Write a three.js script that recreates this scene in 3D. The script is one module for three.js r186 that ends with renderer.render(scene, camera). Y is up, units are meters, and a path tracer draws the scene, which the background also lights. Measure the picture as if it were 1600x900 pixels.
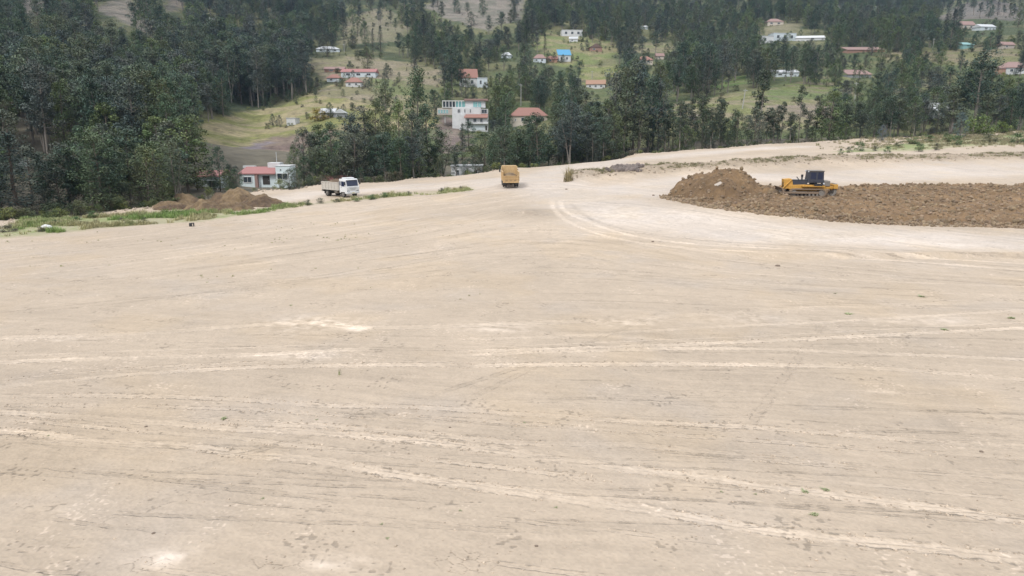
import * as THREE from 'three';
import { mergeGeometries, toCreasedNormals } from 'three/addons/utils/BufferGeometryUtils.js';
import { RoundedBoxGeometry } from 'three/addons/geometries/RoundedBoxGeometry.js';

// ---------------------------------------------------------------- camera, sky, sun, exposure
const scene = new THREE.Scene();
const CAM_H = 10, FPX = 1081, TILT = Math.atan(247 / FPX);
const camera = new THREE.PerspectiveCamera(2 * Math.atan(450 / FPX) * 180 / Math.PI, 16 / 9, 0.5, 4000);
camera.position.set(0, CAM_H, 0);
camera.rotation.set(-TILT, 0, 0);
scene.add(camera);

const renderer = new THREE.WebGLRenderer({ antialias: true });
renderer.toneMapping = THREE.LinearToneMapping;
renderer.toneMappingExposure = 1.55;
renderer.shadowMap.enabled = true;

{ // even, bright cloud cover: a little brighter overhead than at the horizon
  const W = 256, H = 128, a = new Float32Array(W * H * 4);
  for (let j = 0; j < H; j++) for (let i = 0; i < W; i++) {
    const el = (j + .5) / H * Math.PI - Math.PI / 2, s = Math.max(0, Math.sin(el));
    const az = i / W * 2 * Math.PI;
    const c = 1 + .07 * Math.sin(3 * az + 5 * el) * Math.sin(7 * el + 1) + .05 * Math.sin(5 * az - 9 * el);
    const L = (.56 + .42 * s) * c, k = (j * W + i) * 4;
    a[k] = L * .95; a[k + 1] = L * .985; a[k + 2] = L * 1.05; a[k + 3] = 1;
  }
  const t = new THREE.DataTexture(a, W, H, THREE.RGBAFormat, THREE.FloatType);
  t.mapping = THREE.EquirectangularReflectionMapping; t.magFilter = THREE.LinearFilter; t.needsUpdate = true;
  scene.background = t; scene.environment = t;
}
const sun = new THREE.DirectionalLight(new THREE.Color(1, .965, .91), 1.5);
sun.position.set(-110, 190, 30); sun.target.position.set(0, 0, -110);
sun.castShadow = true; sun.shadow.radius = 24; sun.shadow.mapSize.set(2048, 2048);
Object.assign(sun.shadow.camera, { left: -260, right: 260, top: 260, bottom: -260, near: 1, far: 900 });
scene.add(sun, sun.target);
scene.fog = new THREE.FogExp2(new THREE.Color(.52, .72, 1), .000095);

// ---------------------------------------------------------------- helpers
function rng(seed) { let s = seed >>> 0; return () => { s = (s + 0x6D2B79F5) >>> 0; let t = s; t = Math.imul(t ^ (t >>> 15), t | 1); t ^= t + Math.imul(t ^ (t >>> 7), t | 61); return ((t ^ (t >>> 14)) >>> 0) / 4294967296; }; }
const NT = new Float32Array(65536); { const r = rng(77); for (let i = 0; i < 65536; i++) NT[i] = r(); }
function vn(x, y) { // value noise, 0..1
  const xi = Math.floor(x), yi = Math.floor(y); let u = x - xi, v = y - yi; u = u * u * (3 - 2 * u); v = v * v * (3 - 2 * v);
  const a = xi & 255, b = (xi + 1) & 255, c = (yi & 255) << 8, d = ((yi + 1) & 255) << 8;
  const p = NT[a | c], q = NT[b | c], r = NT[a | d], s = NT[b | d];
  return p + (q - p) * u + (r + (s - r) * u - p - (q - p) * u) * v;
}
const fbm = (x, y, o = 4) => { let s = 0, a = .5, t = 0; for (let i = 0; i < o; i++) { s += a * vn(x, y); t += a; a *= .5; x = x * 2.03 + 17.3; y = y * 2.03 + 9.1; } return s / t; };
const sm = (a, b, x) => { x = Math.min(1, Math.max(0, (x - a) / (b - a))); return x * x * (3 - 2 * x); };
const lerp = (a, b, t) => a + (b - a) * t, clamp = (x, a, b) => Math.min(b, Math.max(a, x));
const V = (x, y, z) => new THREE.Vector3(x, y, z);
const used = {};
function numbered(n) { const k = used[n] = (used[n] ?? -1) + 1; return k ? n + '_' + String(k).padStart(3, '0') : n; }
function tag(o, label, category, group, kind) {
  if (label) o.userData.label = label;
  if (category) o.userData.category = category;
  if (group) o.userData.group = group;
  if (kind) o.userData.kind = kind;
  return o;
}
function shade(o) { o.castShadow = o.receiveShadow = true; return o; }
function mesh(name, geo, m, parent) { const o = shade(new THREE.Mesh(geo, m)); o.name = parent === scene || !parent ? numbered(name) : name; (parent || scene).add(o); return o; }
function thing(name, label, category, group) { const o = new THREE.Group(); o.name = numbered(name); scene.add(o); return tag(o, label, category, group); }
const mat = (r, g, b, rough = .9, extra = {}) => { const m = new THREE.MeshStandardMaterial({ roughness: rough, ...extra }); m.color.setRGB(r, g, b); return m; };

// a picture position as a direction, for laying out the place from measurements taken off the photograph
const ct = Math.cos(TILT), st = Math.sin(TILT);
function slope(py) { const Y = (450 - py) / FPX; return (Y * ct - st) / (ct + Y * st); }          // rise per metre of depth
function at(px, py, d) { const X = (px - 800) / FPX, Y = (450 - py) / FPX, k = ct + Y * st; return V(X / k * d, CAM_H + d * slope(py), -d); }
function project(x, y, z) { const dy = y - CAM_H, zc = -z * ct - dy * st, yc = dy * ct - z * st; return [800 + FPX * x / zc, 450 - FPX * yc / zc, zc]; }

// ---------------------------------------------------------------- the lie of the land
const P = (py, d) => [d, CAM_H + d * slope(py)];
const COLS = [
  [-500, [[60, 0], [74, 0], [82, -1.5], [110, 0], [160, 6], [230, 25], [450, 88], [600, 132], [900, 235], [1500, 380]]],
  [0, [[60, 0], [78, 0], [84, -1.5], [100, -.6], P(250, 130), P(115, 230), P(60, 330), P(0, 450), [600, 134], [900, 235], [1500, 380]]],
  [200, [[60, 0], [90, 0], [97, -1.5], [115, -1], P(235, 150), P(180, 230), P(120, 300), P(40, 400), P(0, 520), [700, 165], [1500, 380]]],
  [400, [[60, 0], [118, 0], [124, -1], [142, -1], [165, 0], P(240, 190), P(215, 230), P(192, 270), P(172, 300), P(167, 320), [345, 24], P(110, 420), P(50, 520), P(0, 650), [900, 205], [1500, 360]]],
  [520, [[60, 0], [100, 0], [132, .2], [138, -2], [160, -2], [200, 2], P(200, 240), P(165, 290), P(138, 350), P(113, 400), P(82, 480), P(38, 600), P(0, 750), [1500, 350]]],
  [660, [[60, 0], [100, .6], [141, .6], [148, -2], [180, -1], [220, 4], P(195, 260), P(150, 330), P(115, 400), P(82, 480), P(40, 600), P(0, 750), [1500, 350]]],
  [800, [[60, 0], [85, .6], [108, 1.8], [150, 2.1], [157, -.5], [185, -.5], [220, 5], P(202, 255), P(170, 300), P(125, 380), P(96, 450), P(55, 520), P(25, 620), P(0, 750), [1500, 350]]],
  [930, [[60, 0], [85, 1], [108, 2], [155, 3.3], [163, 1], [190, 2], P(205, 230), P(165, 300), P(133, 380), P(97, 450), P(62, 520), P(25, 640), P(0, 780), [1500, 350]]],
  [1000, [[60, 0], [88, 1.5], [110, 2.5], [165, 4.6], [172, 3], [200, 4], P(190, 230), P(178, 260), P(145, 330), P(92, 450), P(65, 520), P(30, 640), P(0, 800), [1500, 350]]],
  [1100, [[60, .1], [88, 1.7], [110, 2.7], [170, 5.5], [177, 4], [200, 6], P(185, 230), P(157, 265), P(157, 285), P(140, 340), P(100, 450), P(68, 520), P(30, 640), P(0, 800), [1500, 350]]],
  [1200, [[60, .2], [76, .9], [90, 1.7], [110, 3], [150, 5.2], [175, 6.6], [183, 5.5], [205, 7], P(180, 235), P(148, 280), P(147, 300), P(128, 345), P(92, 450), P(65, 520), P(40, 580), P(15, 700), P(-15, 900), [1500, 360]]],
  [1350, [[60, .3], [72, .6], [90, 2], [100, 2.6], [150, 5.6], [180, 7.8], [188, 7], [210, 8.5], P(175, 250), P(150, 300), P(119, 360), P(80, 450), P(60, 520), P(38, 600), P(16, 700), P(14, 900), P(-20, 1400), [1700, 380]]],
  [1600, [[60, .4], [70, .6], [90, 2], [115, 3.1], [150, 6.5], [185, 9.6], [192, 9.3], [220, 10.5], P(160, 270), P(112, 330), P(72, 430), P(43, 520), P(20, 650), P(22, 800), P(-20, 1300), [1700, 400]]],
  [2100, [[60, .4], [70, .6], [90, 2], [115, 3.1], [150, 6.5], [185, 9.6], [192, 9.3], [220, 10.5], P(160, 270), P(112, 330), P(72, 430), P(43, 520), P(20, 650), P(22, 800), P(-20, 1300), [1700, 400]]],
];
const lin = (t, x) => { if (x <= t[0][0]) return t[0][1]; for (let i = 1; i < t.length; i++) if (x <= t[i][0]) return lerp(t[i - 1][1], t[i][1], (x - t[i - 1][0]) / (t[i][0] - t[i - 1][0])); return t[t.length - 1][1]; };
// each profile resampled on an even log-depth scale and rounded off
const ND = 640, D0 = 55, D1 = 1700, LD = Math.log(D1 / D0);
const TAB = COLS.map(([, c]) => { const a = new Float64Array(ND + 1), b = new Float64Array(ND + 1); for (let i = 0; i <= ND; i++) a[i] = lin(c, D0 * Math.exp(LD * i / ND));
  for (let i = 0; i <= ND; i++) { let s = 0, w = 0; for (let k = -4; k <= 4; k++) { const q = clamp(i + k, 0, ND), g = 5 - Math.abs(k); s += a[q] * g; w += g; } b[i] = s / w; } return b; });
const EDGE = [[-500, 72], [0, 78], [250, 93], [480, 128], [660, 141], [800, 150], [1000, 165], [1200, 175], [1600, 185], [2100, 190]];
const azim = (x, d) => 800 + 1109 * x / Math.max(d, 8);
const edgeAt = px => lin(EDGE, px);
function H(x, z) {
  const d = -z; if (d < D0) return 0;
  const px = clamp(azim(x, d), -500, 2099.9), r = clamp(Math.log(d / D0) / LD * ND, 0, ND - .001), i = Math.floor(r), f = r - i;
  let c = 0; while (px >= COLS[c + 1][0]) c++;
  let t = (px - COLS[c][0]) / (COLS[c + 1][0] - COLS[c][0]); t = t * t * (3 - 2 * t) * .6 + t * .4;
  let h = lerp(lerp(TAB[c][i], TAB[c][i + 1], f), lerp(TAB[c + 1][i], TAB[c + 1][i + 1], f), t);
  const e = edgeAt(px), past = d - e;
  h += .38 * Math.exp(-((past + 1) ** 2) / 1.6) * fbm(x * .9, z * .9, 3);                    // spoil lip at the rim
  h += sm(4, 60, past) * ((fbm(x / 34, z / 34) - .5) * 4 + (fbm(x / 9, z / 9, 3) - .5) * .9);
  h += sm(350, 700, d) * (fbm(x / 110 + 5, z / 110) - .5) * 14;
  if (px > 880 && d > 100 && d < 150 && past < 0) {                                            // weedy bank beside the haul road
    const cd = lin([[880, 114], [1000, 117], [1200, 124], [1600, 134], [2100, 140]], px), k = sm(886, 896, px) * (1 - .45 * sm(1250, 1600, px));
    h += k * (1.15 + .5 * fbm(x / 1.6, z / 1.6, 3)) * Math.exp(-(((d - cd) / 3.6) ** 2));
  }
  if (px > 740 && px < 905 && d > 60 && d < 100) { const q = at(822, 335, 80); h += .45 * Math.exp(-(((x - q.x) / 4.6) ** 2) - (((z - q.z) / 2.6) ** 2)) * (.7 + .6 * fbm(x, z, 3)); }
  h += sm(D0, 75, d) * (fbm(x / 3.1, z / 3.1, 3) - .5) * .12;
  return h;
}
function onGround(px, py, from = 12) { // where the sight line meets the land
  const s = slope(py); let d = from, k = at(px, py, 1).x;
  for (; d < 1650; d *= 1.003) if (CAM_H + d * s < H(k * d, -d)) break;
  return V(k * d, H(k * d, -d), -d);
}
const poly2 = a => a.map(([px, py]) => { const p = onGround(px, py); return [p.x, p.z]; });
function inPoly(p, x, y) { let c = false; for (let i = 0, j = p.length - 1; i < p.length; j = i++) { const [a, b] = p[i], [e, f] = p[j]; if ((b > y) !== (f > y) && x < (e - a) * (y - b) / (f - b) + a) c = !c; } return c; }
function polyDist(p, x, y) { let m = 1e9; for (let i = 0, j = p.length - 1; i < p.length; j = i++) m = Math.min(m, segDist(p[j], p[i], x, y)); return inPoly(p, x, y) ? m : -m; }
function segDist([ax, ay], [bx, by], x, y) { const dx = bx - ax, dy = by - ay, t = clamp(((x - ax) * dx + (y - ay) * dy) / (dx * dx + dy * dy || 1), 0, 1); return Math.hypot(ax + dx * t - x, ay + dy * t - y); }

// ---------------------------------------------------------------- bare ground: tracks, streaks, cracks
const TRACKS = [ // [points off the photograph, tread width, paleness, crumbs]
  [[[-60, 668], [0, 675], [55, 677], [150, 690], [310, 700], [370, 710], [500, 722], [575, 735], [700, 755], [800, 768], [1000, 795], [1150, 822], [1300, 842], [1450, 857], [1680, 884]], .5, .17, 1],
  [[[-60, 640], [120, 652], [260, 662], [400, 672], [500, 677], [625, 687], [800, 708], [950, 730], [1100, 747], [1200, 762], [1350, 780], [1500, 800], [1680, 826]], .5, .17, 1],
  [[[-60, 652], [90, 662], [240, 676], [360, 684], [480, 698], [640, 715], [800, 733], [960, 752]], .3, .1, .8],
  [[[-60, 622], [150, 618], [375, 625], [500, 635], [650, 637], [800, 646], [1000, 660], [1200, 670], [1450, 690], [1680, 702]], .42, .11, .8],
  [[[-60, 634], [150, 634], [375, 640], [500, 648], [650, 652], [800, 661], [1000, 676], [1200, 690], [1450, 708], [1680, 722]], .3, .06, .6],
  [[[350, 660], [600, 672], [800, 692], [1000, 697], [1200, 717], [1400, 735], [1680, 752]], .42, .1, .8],
  [[[-60, 572], [0, 567], [200, 560], [400, 555], [550, 547], [600, 545]], .6, .26, .4],
  [[[-60, 560], [200, 549], [400, 543], [560, 536]], .3, .12, .4],
  [[[-60, 612], [50, 600], [250, 582], [500, 572], [650, 571], [740, 572]], .5, .22, .6],
  [[[-60, 600], [50, 590], [250, 573], [460, 565]], .25, .12, .5],
  [[[690, 550], [800, 548], [1000, 541], [1200, 533], [1400, 523], [1680, 509]], .55, .24, .5],
  [[[690, 543], [800, 541], [1000, 533], [1200, 525], [1400, 514], [1680, 500]], .25, .12, .4],
  [[[700, 573], [900, 570], [1100, 570], [1250, 572], [1400, 578], [1680, 600]], .55, .22, .6],
  [[[690, 532], [900, 525], [1100, 512], [1300, 503], [1680, 480]], .5, .15, .3],
  [[[690, 557], [900, 549], [1150, 545], [1350, 552], [1680, 566]], .5, .2, .4],
  [[[-60, 530], [200, 522], [480, 505], [560, 512], [800, 506], [1000, 498], [1300, 480], [1680, 470]], .8, .1, .2],
  [[[862, 312], [866, 328], [880, 342], [905, 355], [955, 371], [1020, 382], [1150, 392], [1400, 408], [1680, 428]], .6, .24, .3],
  [[[874, 312], [884, 330], [914, 345], [962, 362], [1032, 376], [1160, 386], [1400, 398], [1680, 416]], .6, .24, .3],
  [[[890, 314], [904, 330], [940, 348], [1000, 364], [1080, 374], [1240, 384], [1500, 396], [1680, 404]], .5, -.13, .3],
  [[[-60, 425], [130, 407], [300, 386], [500, 352], [660, 330], [800, 312]], .6, .11, .2],
  [[[-60, 438], [150, 418], [320, 396], [520, 362], [680, 338], [820, 318]], .6, .11, .2],
  [[[-60, 400], [160, 376], [330, 352], [520, 334], [700, 318], [840, 304]], .8, .1, .1],
  [[[-60, 495], [180, 470], [380, 452], [600, 420], [760, 392], [900, 372]], .3, -.09, .2],
  [[[40, 490], [240, 468], [470, 436], [700, 400], [900, 390]], .3, -.08, .2],
  [[[600, 690], [760, 610], [900, 545], [1080, 470]], .3, -.05, .3],
  [[[200, 760], [420, 700], [700, 610], [860, 560]], .3, -.06, .3],
  [[[1150, 700], [1190, 640], [1240, 570], [1290, 500]], .35, -.04, .2],
  [[[1060, 420], [1300, 436], [1680, 452]], .5, .14, .2],
  [[[1000, 440], [1250, 462], [1680, 500]], .35, -.08, .2],
  [[[-60, 880], [200, 800], [480, 735], [640, 700]], .3, -.05, .3],
].map(([pts, w, pale, crumb]) => {
  const c = new THREE.CatmullRomCurve3(pts.map(([a, b]) => { const p = onGround(a, b); p.y = 0; return p; }), false, 'centripetal');
  return { line: c.getSpacedPoints(Math.ceil(c.getLength() / .02)), w, pale: pale * 1.35, crumb };
});
{ // long faint marks left by the grader blade and by earlier wheels, following the way the site is driven
  const r = rng(515), g = (a, b) => a + (b - a) * r();
  const flow = (x, z) => { const d = -z, far = sm(32, 62, d), rt = sm(-8, 12, x), a = lerp(lerp(.16, -.02, sm(18, 32, d)), lerp(-.86, .72, rt), far); return a; };
  for (let i = 0; i < 250; i++) { const d0 = 13 + 95 * r() ** 1.35; let x = g(-.85, .85) * d0, z = -d0; const bend = g(-.1, .1), n = Math.round(g(5, d0 < 40 ? 16 : 34) / .02), line = [], pair = r() < .35; for (let k = 0; k < n; k++) { const a = flow(x, z) + bend; x += Math.cos(a) * .02; z += Math.sin(a) * .02; line.push(V(x, 0, z)); } const w = g(.06, .2) * (d0 > 45 ? 2.2 : 1), pale = (r() < .5 ? 1 : -1) * g(.05, .13) * (d0 > 45 ? 1.7 : 1.15), t = { line, w, pale, crumb: .25, faint: true }; TRACKS.push(t); if (pair) { const s = flow(x, z) + bend; TRACKS.push({ ...t, line: line.map(p => V(p.x - Math.sin(s) * 1.9, 0, p.z + Math.cos(s) * 1.9)) }); } }
}
const spot = (px, py, rx, ry, v) => { const p = onGround(px, py), q = onGround(px, py + ry); return [p.x, p.z, rx / FPX * -p.z, Math.max(.25, Math.abs(q.z - p.z)), v]; };
const PALE = [spot(490, 505, 95, 14, .5), spot(556, 514, 26, 5, .5), spot(975, 503, 60, 8, .42), spot(775, 511, 70, 9, .34), spot(245, 876, 58, 17, .42), spot(470, 556, 85, 7, .3), spot(1180, 498, 130, 10, .2), spot(90, 528, 80, 7, .28), spot(530, 884, 60, 16, .25),
  spot(490, 890, 40, 12, .2), spot(1375, 612, 34, 6, .2), spot(110, 795, 30, 12, .15), spot(1450, 500, 120, 9, .22), spot(1100, 335, 130, 14, .2), spot(950, 335, 60, 18, .2), spot(1300, 372, 200, 12, .16), spot(1500, 385, 120, 10, .12)];
const GREY = [spot(1480, 665, 20, 40, -.13), spot(80, 488, 70, 6, -.12), spot(30, 590, 120, 8, -.12), spot(480, 582, 160, 6, -.08), spot(830, 334, 62, 12, -.26), spot(800, 326, 40, 6, -.12), spot(1290, 655, 90, 22, -.05), spot(200, 650, 200, 12, -.06), spot(980, 378, 60, 5, -.2), spot(1150, 370, 110, 5, -.12), spot(1090, 405, 100, 6, -.1)];
const CRACK = [spot(430, 880, 90, 26, 1), spot(690, 878, 120, 26, 1), spot(240, 880, 90, 22, .8), spot(110, 860, 90, 26, .5), spot(1500, 800, 120, 60, .35), spot(900, 760, 160, 60, .3)];
const roadLine = a => a.map(([px, py, w]) => { const p = onGround(px, py); return [p.x, p.z, w]; });
const ROADS = [roadLine([[400, 318, 3], [500, 302, 5], [640, 292, 6], [760, 284, 8], [850, 280, 9], [930, 256, 6], [1040, 245, 6], [1140, 236, 5], [1240, 230, 4]]),
  roadLine([[760, 284, 7], [880, 297, 9], [1000, 298, 7], [1100, 278, 5], [1200, 277, 5], [1330, 278, 7], [1480, 268, 8], [1640, 262, 9]]),
  roadLine([[870, 290, 6], [930, 318, 7], [1000, 340, 8], [1150, 360, 7], [1400, 372, 6], [1680, 384, 6]])];
const GREENS = [[[-40, 374], [20, 352], [70, 343], [150, 338], [260, 334], [380, 330], [420, 328], [430, 322], [560, 313], [640, 306], [740, 297], [730, 294], [640, 300], [560, 306], [430, 330], [300, 346], [150, 356], [60, 368]],
  [[1300, 238], [1400, 226], [1480, 216], [1700, 208], [1700, 224], [1500, 230], [1420, 236]]].map(poly2);
const ELLIPSE = (a, x, z) => { let s = 0; for (const [ex, ez, rx, rz, v] of a) { const q = ((x - ex) / rx) ** 2 + ((z - ez) / rz) ** 2; if (q < 2.4) s += v * Math.exp(-q * 1.6) ; } return s; };
const PLAIN = [.408, .33, .252];
function groundColour(x, z, out) { // base colour of the ground without the tyre tracks; out[3] is relief in metres
  const d = -z, px = azim(x, d), e = edgeAt(px);
  const wx = x + (fbm(x / 4, z / 4, 2) - .5) * .7, wz = z + (fbm(x / 4 + 9, z / 4, 2) - .5) * .7;
  const n1 = fbm(x / 8, z / 8, 3) - .5, n2 = fbm(wx / 1.9 + 3, wz / 1.9, 3) - .5, n3 = fbm(x / .32, z / .32, 2) - .5, n4 = vn(x / .07, z / .07) - .5;
  const near = [[1, .2], [.64, -.77], [.55, .83]];
  let streak = 0; const far = sm(30, 60, d), rt = sm(-4, 14, x);
  const sw = [1 - far, far * (1 - rt), far * rt];
  for (let k = 0; k < 3; k++) if (sw[k] > .01) { const [cx, cz] = near[k], a = wx * cx + wz * cz, b = -wx * cz + wz * cx; streak += sw[k] * ((fbm(a / 14, b / .5 + 7 * k, 3) - .5) * .55 * clamp(2.6 * fbm(x / 5, z / 5 + 60, 2) - .8, 0, 1.6) + (fbm(a / 1.6, b / .16, 3) - .5) * .34); }
  let v = 1 + .10 * n1 + .11 * n2 + .12 * n3 + .13 * n4 + .42 * streak;
  let hgt = .02 * n2 + .026 * n3 + .016 * n4 + .03 * streak;
  const pale = ELLIPSE(PALE, wx, wz) * clamp(.75 + 1.7 * n3 + 1.6 * streak + 1.2 * n2, 0, 1.4), grey = ELLIPSE(GREY, wx, wz) * clamp(.8 + 1.5 * n3 + streak, 0, 1.5);
  let road = 0;
  if (d > 55) for (const r of ROADS) for (let i = 1; i < r.length; i++) { const w = (r[i][2] + r[i - 1][2]) / 2, q = segDist(r[i - 1], r[i], wx, wz); if (q < w * 1.5) road = Math.max(road, 1 - sm(w * .35, w * 1.4, q + n2 * 3)); }
  v *= 1 + pale + grey + .22 * road + .10 * sm(26, 70, d) * sm(.35, .6, fbm(x / 12 + 20, z / 12, 3));
  let r = PLAIN[0] * v, g = PLAIN[1] * v, b = PLAIN[2] * v;
  const wash = clamp(pale * 1.1 + road * .8 + Math.max(0, fbm(x / 3 + 40, z / 3, 3) - .57) * 1.1, 0, 1);
  const l = (r + g + b) / 3; r = lerp(r, l * 1.075, wash * .5); g = lerp(g, l * 1.0, wash * .5); b = lerp(b, l * .96, wash * .5);
  const ochre = sm(.52, .7, fbm(x / 5 + 80, z / 5 + 3, 3)) * .35; r *= 1 + .02 * ochre; g *= 1 - .03 * ochre; b *= 1 - .14 * ochre;
  const ck = ELLIPSE(CRACK, x, z) + (d < 19 ? .06 : 0);
  if (ck > .05 && d < 45) { // drying cracks
    const cs = .34, gx = Math.floor(wx / cs), gz = Math.floor(wz / cs); let f1 = 9, f2 = 9;
    const qx = (wx + n3 * .12) / cs, qz = (wz + n2 * .3) / cs;
    for (let i = -1; i <= 1; i++) for (let j = -1; j <= 1; j++) { const a = gx + i, c = gz + j, k = (a & 255) | ((c & 255) << 8), k2 = ((a + 91) & 255) | ((c & 255) << 8), q = Math.hypot(a + NT[k] - qx, c + NT[k2] - qz); if (q < f1) { f2 = f1; f1 = q; } else if (q < f2) f2 = q; }
    const c = (1 - sm(.008, .045, f2 - f1)) * sm(.5, .85, ck * 1.0 + (fbm(x / 1.1, z / 1.1, 2) - .5) * 1.1);
    r *= 1 - .42 * c; g *= 1 - .44 * c; b *= 1 - .46 * c; hgt -= .03 * c;
  }
  const pit = vn(x / .11 + 50, z / .11) * vn(x / .9, z / .9 + 31); if (pit > .62) { const q = sm(.62, .75, pit); r *= 1 - .3 * q; g *= 1 - .3 * q; b *= 1 - .3 * q; hgt -= .02 * q; }
  const chip = vn(x / .09 - 20, z / .09 + 70) * vn(x / 1.3 + 8, z / 1.3); if (chip > .64) { const q = sm(.64, .76, chip) * .28; r *= 1 + q; g *= 1 + q; b *= 1 + q * 1.1; hgt += .02 * q; }
  for (const p of GREENS) if (d > 60) { const q = polyDist(p, wx, wz) + n2 * 2.5; if (q > -1.2) { const k = sm(-1.2, .8, q) * (.4 + .5 * sm(-.12, .15, n1 + n3 * .6)) * (1 - .6 * sm(380, 480, px) * (1 - sm(900, 1000, px))); r = lerp(r, .2, k); g = lerp(g, .24, k); b = lerp(b, .085, k); } }
  if (px > 880 && d > 100) { const cd = lin([[880, 114], [1000, 117], [1200, 124], [1600, 134], [2100, 140]], px), k = sm(884, 896, px) * (1 - sm(2.2, 6, Math.abs(d - cd - 1) + n2 * 3)) * .75; r = lerp(r, .265 + .14 * n3, k); g = lerp(g, .21 + .11 * n3, k); b = lerp(b, .15 + .08 * n3, k); }
  const f = sm(-.5, 1.8, d - e + n2 * 3); // leaf litter past the rim
  if (f > 0) { r = lerp(r, .12 + .08 * n2, f); g = lerp(g, .105 + .07 * n2, f); b = lerp(b, .075 + .05 * n2, f); }
  out[0] = r; out[1] = g; out[2] = b; out[3] = hgt; return out;
}
const toS = x => { x = clamp(x, 0, 1); return 255 * (x <= .0031308 ? 12.92 * x : 1.055 * x ** (1 / 2.4) - .055); };
function groundPatch(name, x0, x1, d0, d1, TW, TH, nx, nz) {
  const col = new Uint8Array(TW * TH * 4), lum = new Float32Array(TW * TH), rel = new Float32Array(TW * TH), sx = (x1 - x0) / TW, sz = (d1 - d0) / TH;
  const step = Math.max(1, Math.round(Math.min(sx, sz) / .02 * .6)), du = Math.min(sx, sz) * .6;
  for (const t of TRACKS) { // press the treads in
    const L = t.line, h = t.w / 2 + .16;
    for (let i = 0; i < L.length - 1; i += step) {
      const p = L[i], q = L[Math.min(i + step, L.length - 1)], dx = q.x - p.x, dz = q.z - p.z, len = Math.hypot(dx, dz) || 1, nxx = -dz / len, nzz = dx / len, s = i * .02;
      const end = sm(0, 2.5, s) * sm(0, 2.5, (L.length - i) * .02), on = end * (.55 + .75 * sm(.3, .68, fbm(s / 3.2, t.w * 91 + t.pale * 50, 4))), wob = (fbm(s / .8, 3 + t.pale * 70, 3) - .5) * .12;
      for (let o = -h; o <= h; o += du) {
        const x = p.x + nxx * (o + wob), z = p.z + nzz * (o + wob), iu = Math.floor((x - x0) / sx), iv = Math.floor((-z - d0) / sz);
        if (iu < 0 || iv < 0 || iu >= TW || iv >= TH) continue;
        const k = iv * TW + iu, a = Math.abs(o) / (t.w / 2), crumb = fbm(x / .13, z / .13, 2) - .5;
        const gap = 1 - .75 * Math.exp(-(((o / t.w - .12 * Math.sin(s * .3)) / .07) ** 2)), frag = sm(-.16, .12, fbm(x / .34 + 9, z / .34, 3) - .5 + .12 * (1 - a)), inside = (1 - sm(.5, 1.25, a + crumb * 1.5)) * gap * (.62 + .38 * frag), rim = Math.exp(-(((a - 1.05 + crumb * .5) / .16) ** 2)) * frag;
        const lug = .5 + .5 * Math.sin((s + Math.abs(o) * .8) / .11);
        const val = on * (inside * t.pale * (.65 + 1.3 * (crumb + .28) * t.crumb + .22 * lug) - rim * .3 * t.crumb * sm(.4, .6, vn(x / .2, z / .2 + 5)));
        if (Math.abs(val) > Math.abs(lum[k])) lum[k] = val;
        const hh = on * (inside * (-.02 + .03 * crumb * t.crumb + .012 * lug) + rim * .045 * (.5 + crumb)); if (Math.abs(hh) > Math.abs(rel[k])) rel[k] = hh;
      }
    }
  }
  const hb = new Uint8Array(TW * TH * 4), o = [0, 0, 0, 0];
  for (let j = 0; j < TH; j++) for (let i = 0; i < TW; i++) {
    const k = j * TW + i, x = x0 + (i + .5) * sx, z = -(d0 + (j + .5) * sz); groundColour(x, z, o);
    const m = 1 + lum[k], w = Math.max(0, lum[k]) * .25, l = (o[0] + o[1] + o[2]) / 3;
    col[k * 4] = toS(lerp(o[0], l * 1.1, w) * m); col[k * 4 + 1] = toS(lerp(o[1], l, w) * m); col[k * 4 + 2] = toS(lerp(o[2], l * .92, w) * m); col[k * 4 + 3] = 255;
    const b = clamp(.5 + (o[3] + rel[k]) / .12, 0, 1) * 255; hb[k * 4] = hb[k * 4 + 1] = hb[k * 4 + 2] = b; hb[k * 4 + 3] = 255;
  }
  const tex = (a, srgb) => { const t = new THREE.DataTexture(a, TW, TH, THREE.RGBAFormat); t.magFilter = THREE.LinearFilter; t.minFilter = THREE.LinearMipmapLinearFilter; t.generateMipmaps = true; t.anisotropy = 8; if (srgb) t.colorSpace = THREE.SRGBColorSpace; t.needsUpdate = true; return t; };
  const g = new THREE.BufferGeometry(), pos = [], uv = [], idx = [];
  for (let j = 0; j <= nz; j++) for (let i = 0; i <= nx; i++) { const x = lerp(x0, x1, i / nx), d = lerp(d0, d1, j / nz); pos.push(x, H(x, -d), -d); uv.push(i / nx, j / nz); }
  for (let j = 0; j < nz; j++) for (let i = 0; i < nx; i++) { const a = j * (nx + 1) + i, b = a + 1, c = a + nx + 1, e = c + 1; idx.push(a, b, c, b, e, c); }
  g.setAttribute('position', new THREE.Float32BufferAttribute(pos, 3)); g.setAttribute('uv', new THREE.Float32BufferAttribute(uv, 2)); g.setIndex(idx); g.computeVertexNormals();
  const m = new THREE.MeshStandardMaterial({ map: tex(col, true), bumpMap: tex(hb, false), bumpScale: .12, roughness: 1 });
  return tag(mesh(name, g, m), 'bare beige compacted clay ground with tyre tracks', 'ground', null, 'structure');
}
groundPatch('clay_ground', -32, 32, 9, 34, 2048, 1536, 60, 30);
groundPatch('clay_ground', -64, 64, 34, 76, 2048, 1280, 160, 60);
groundPatch('clay_ground', -150, 165, 76, 204, 2048, 1280, 420, 220);

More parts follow.
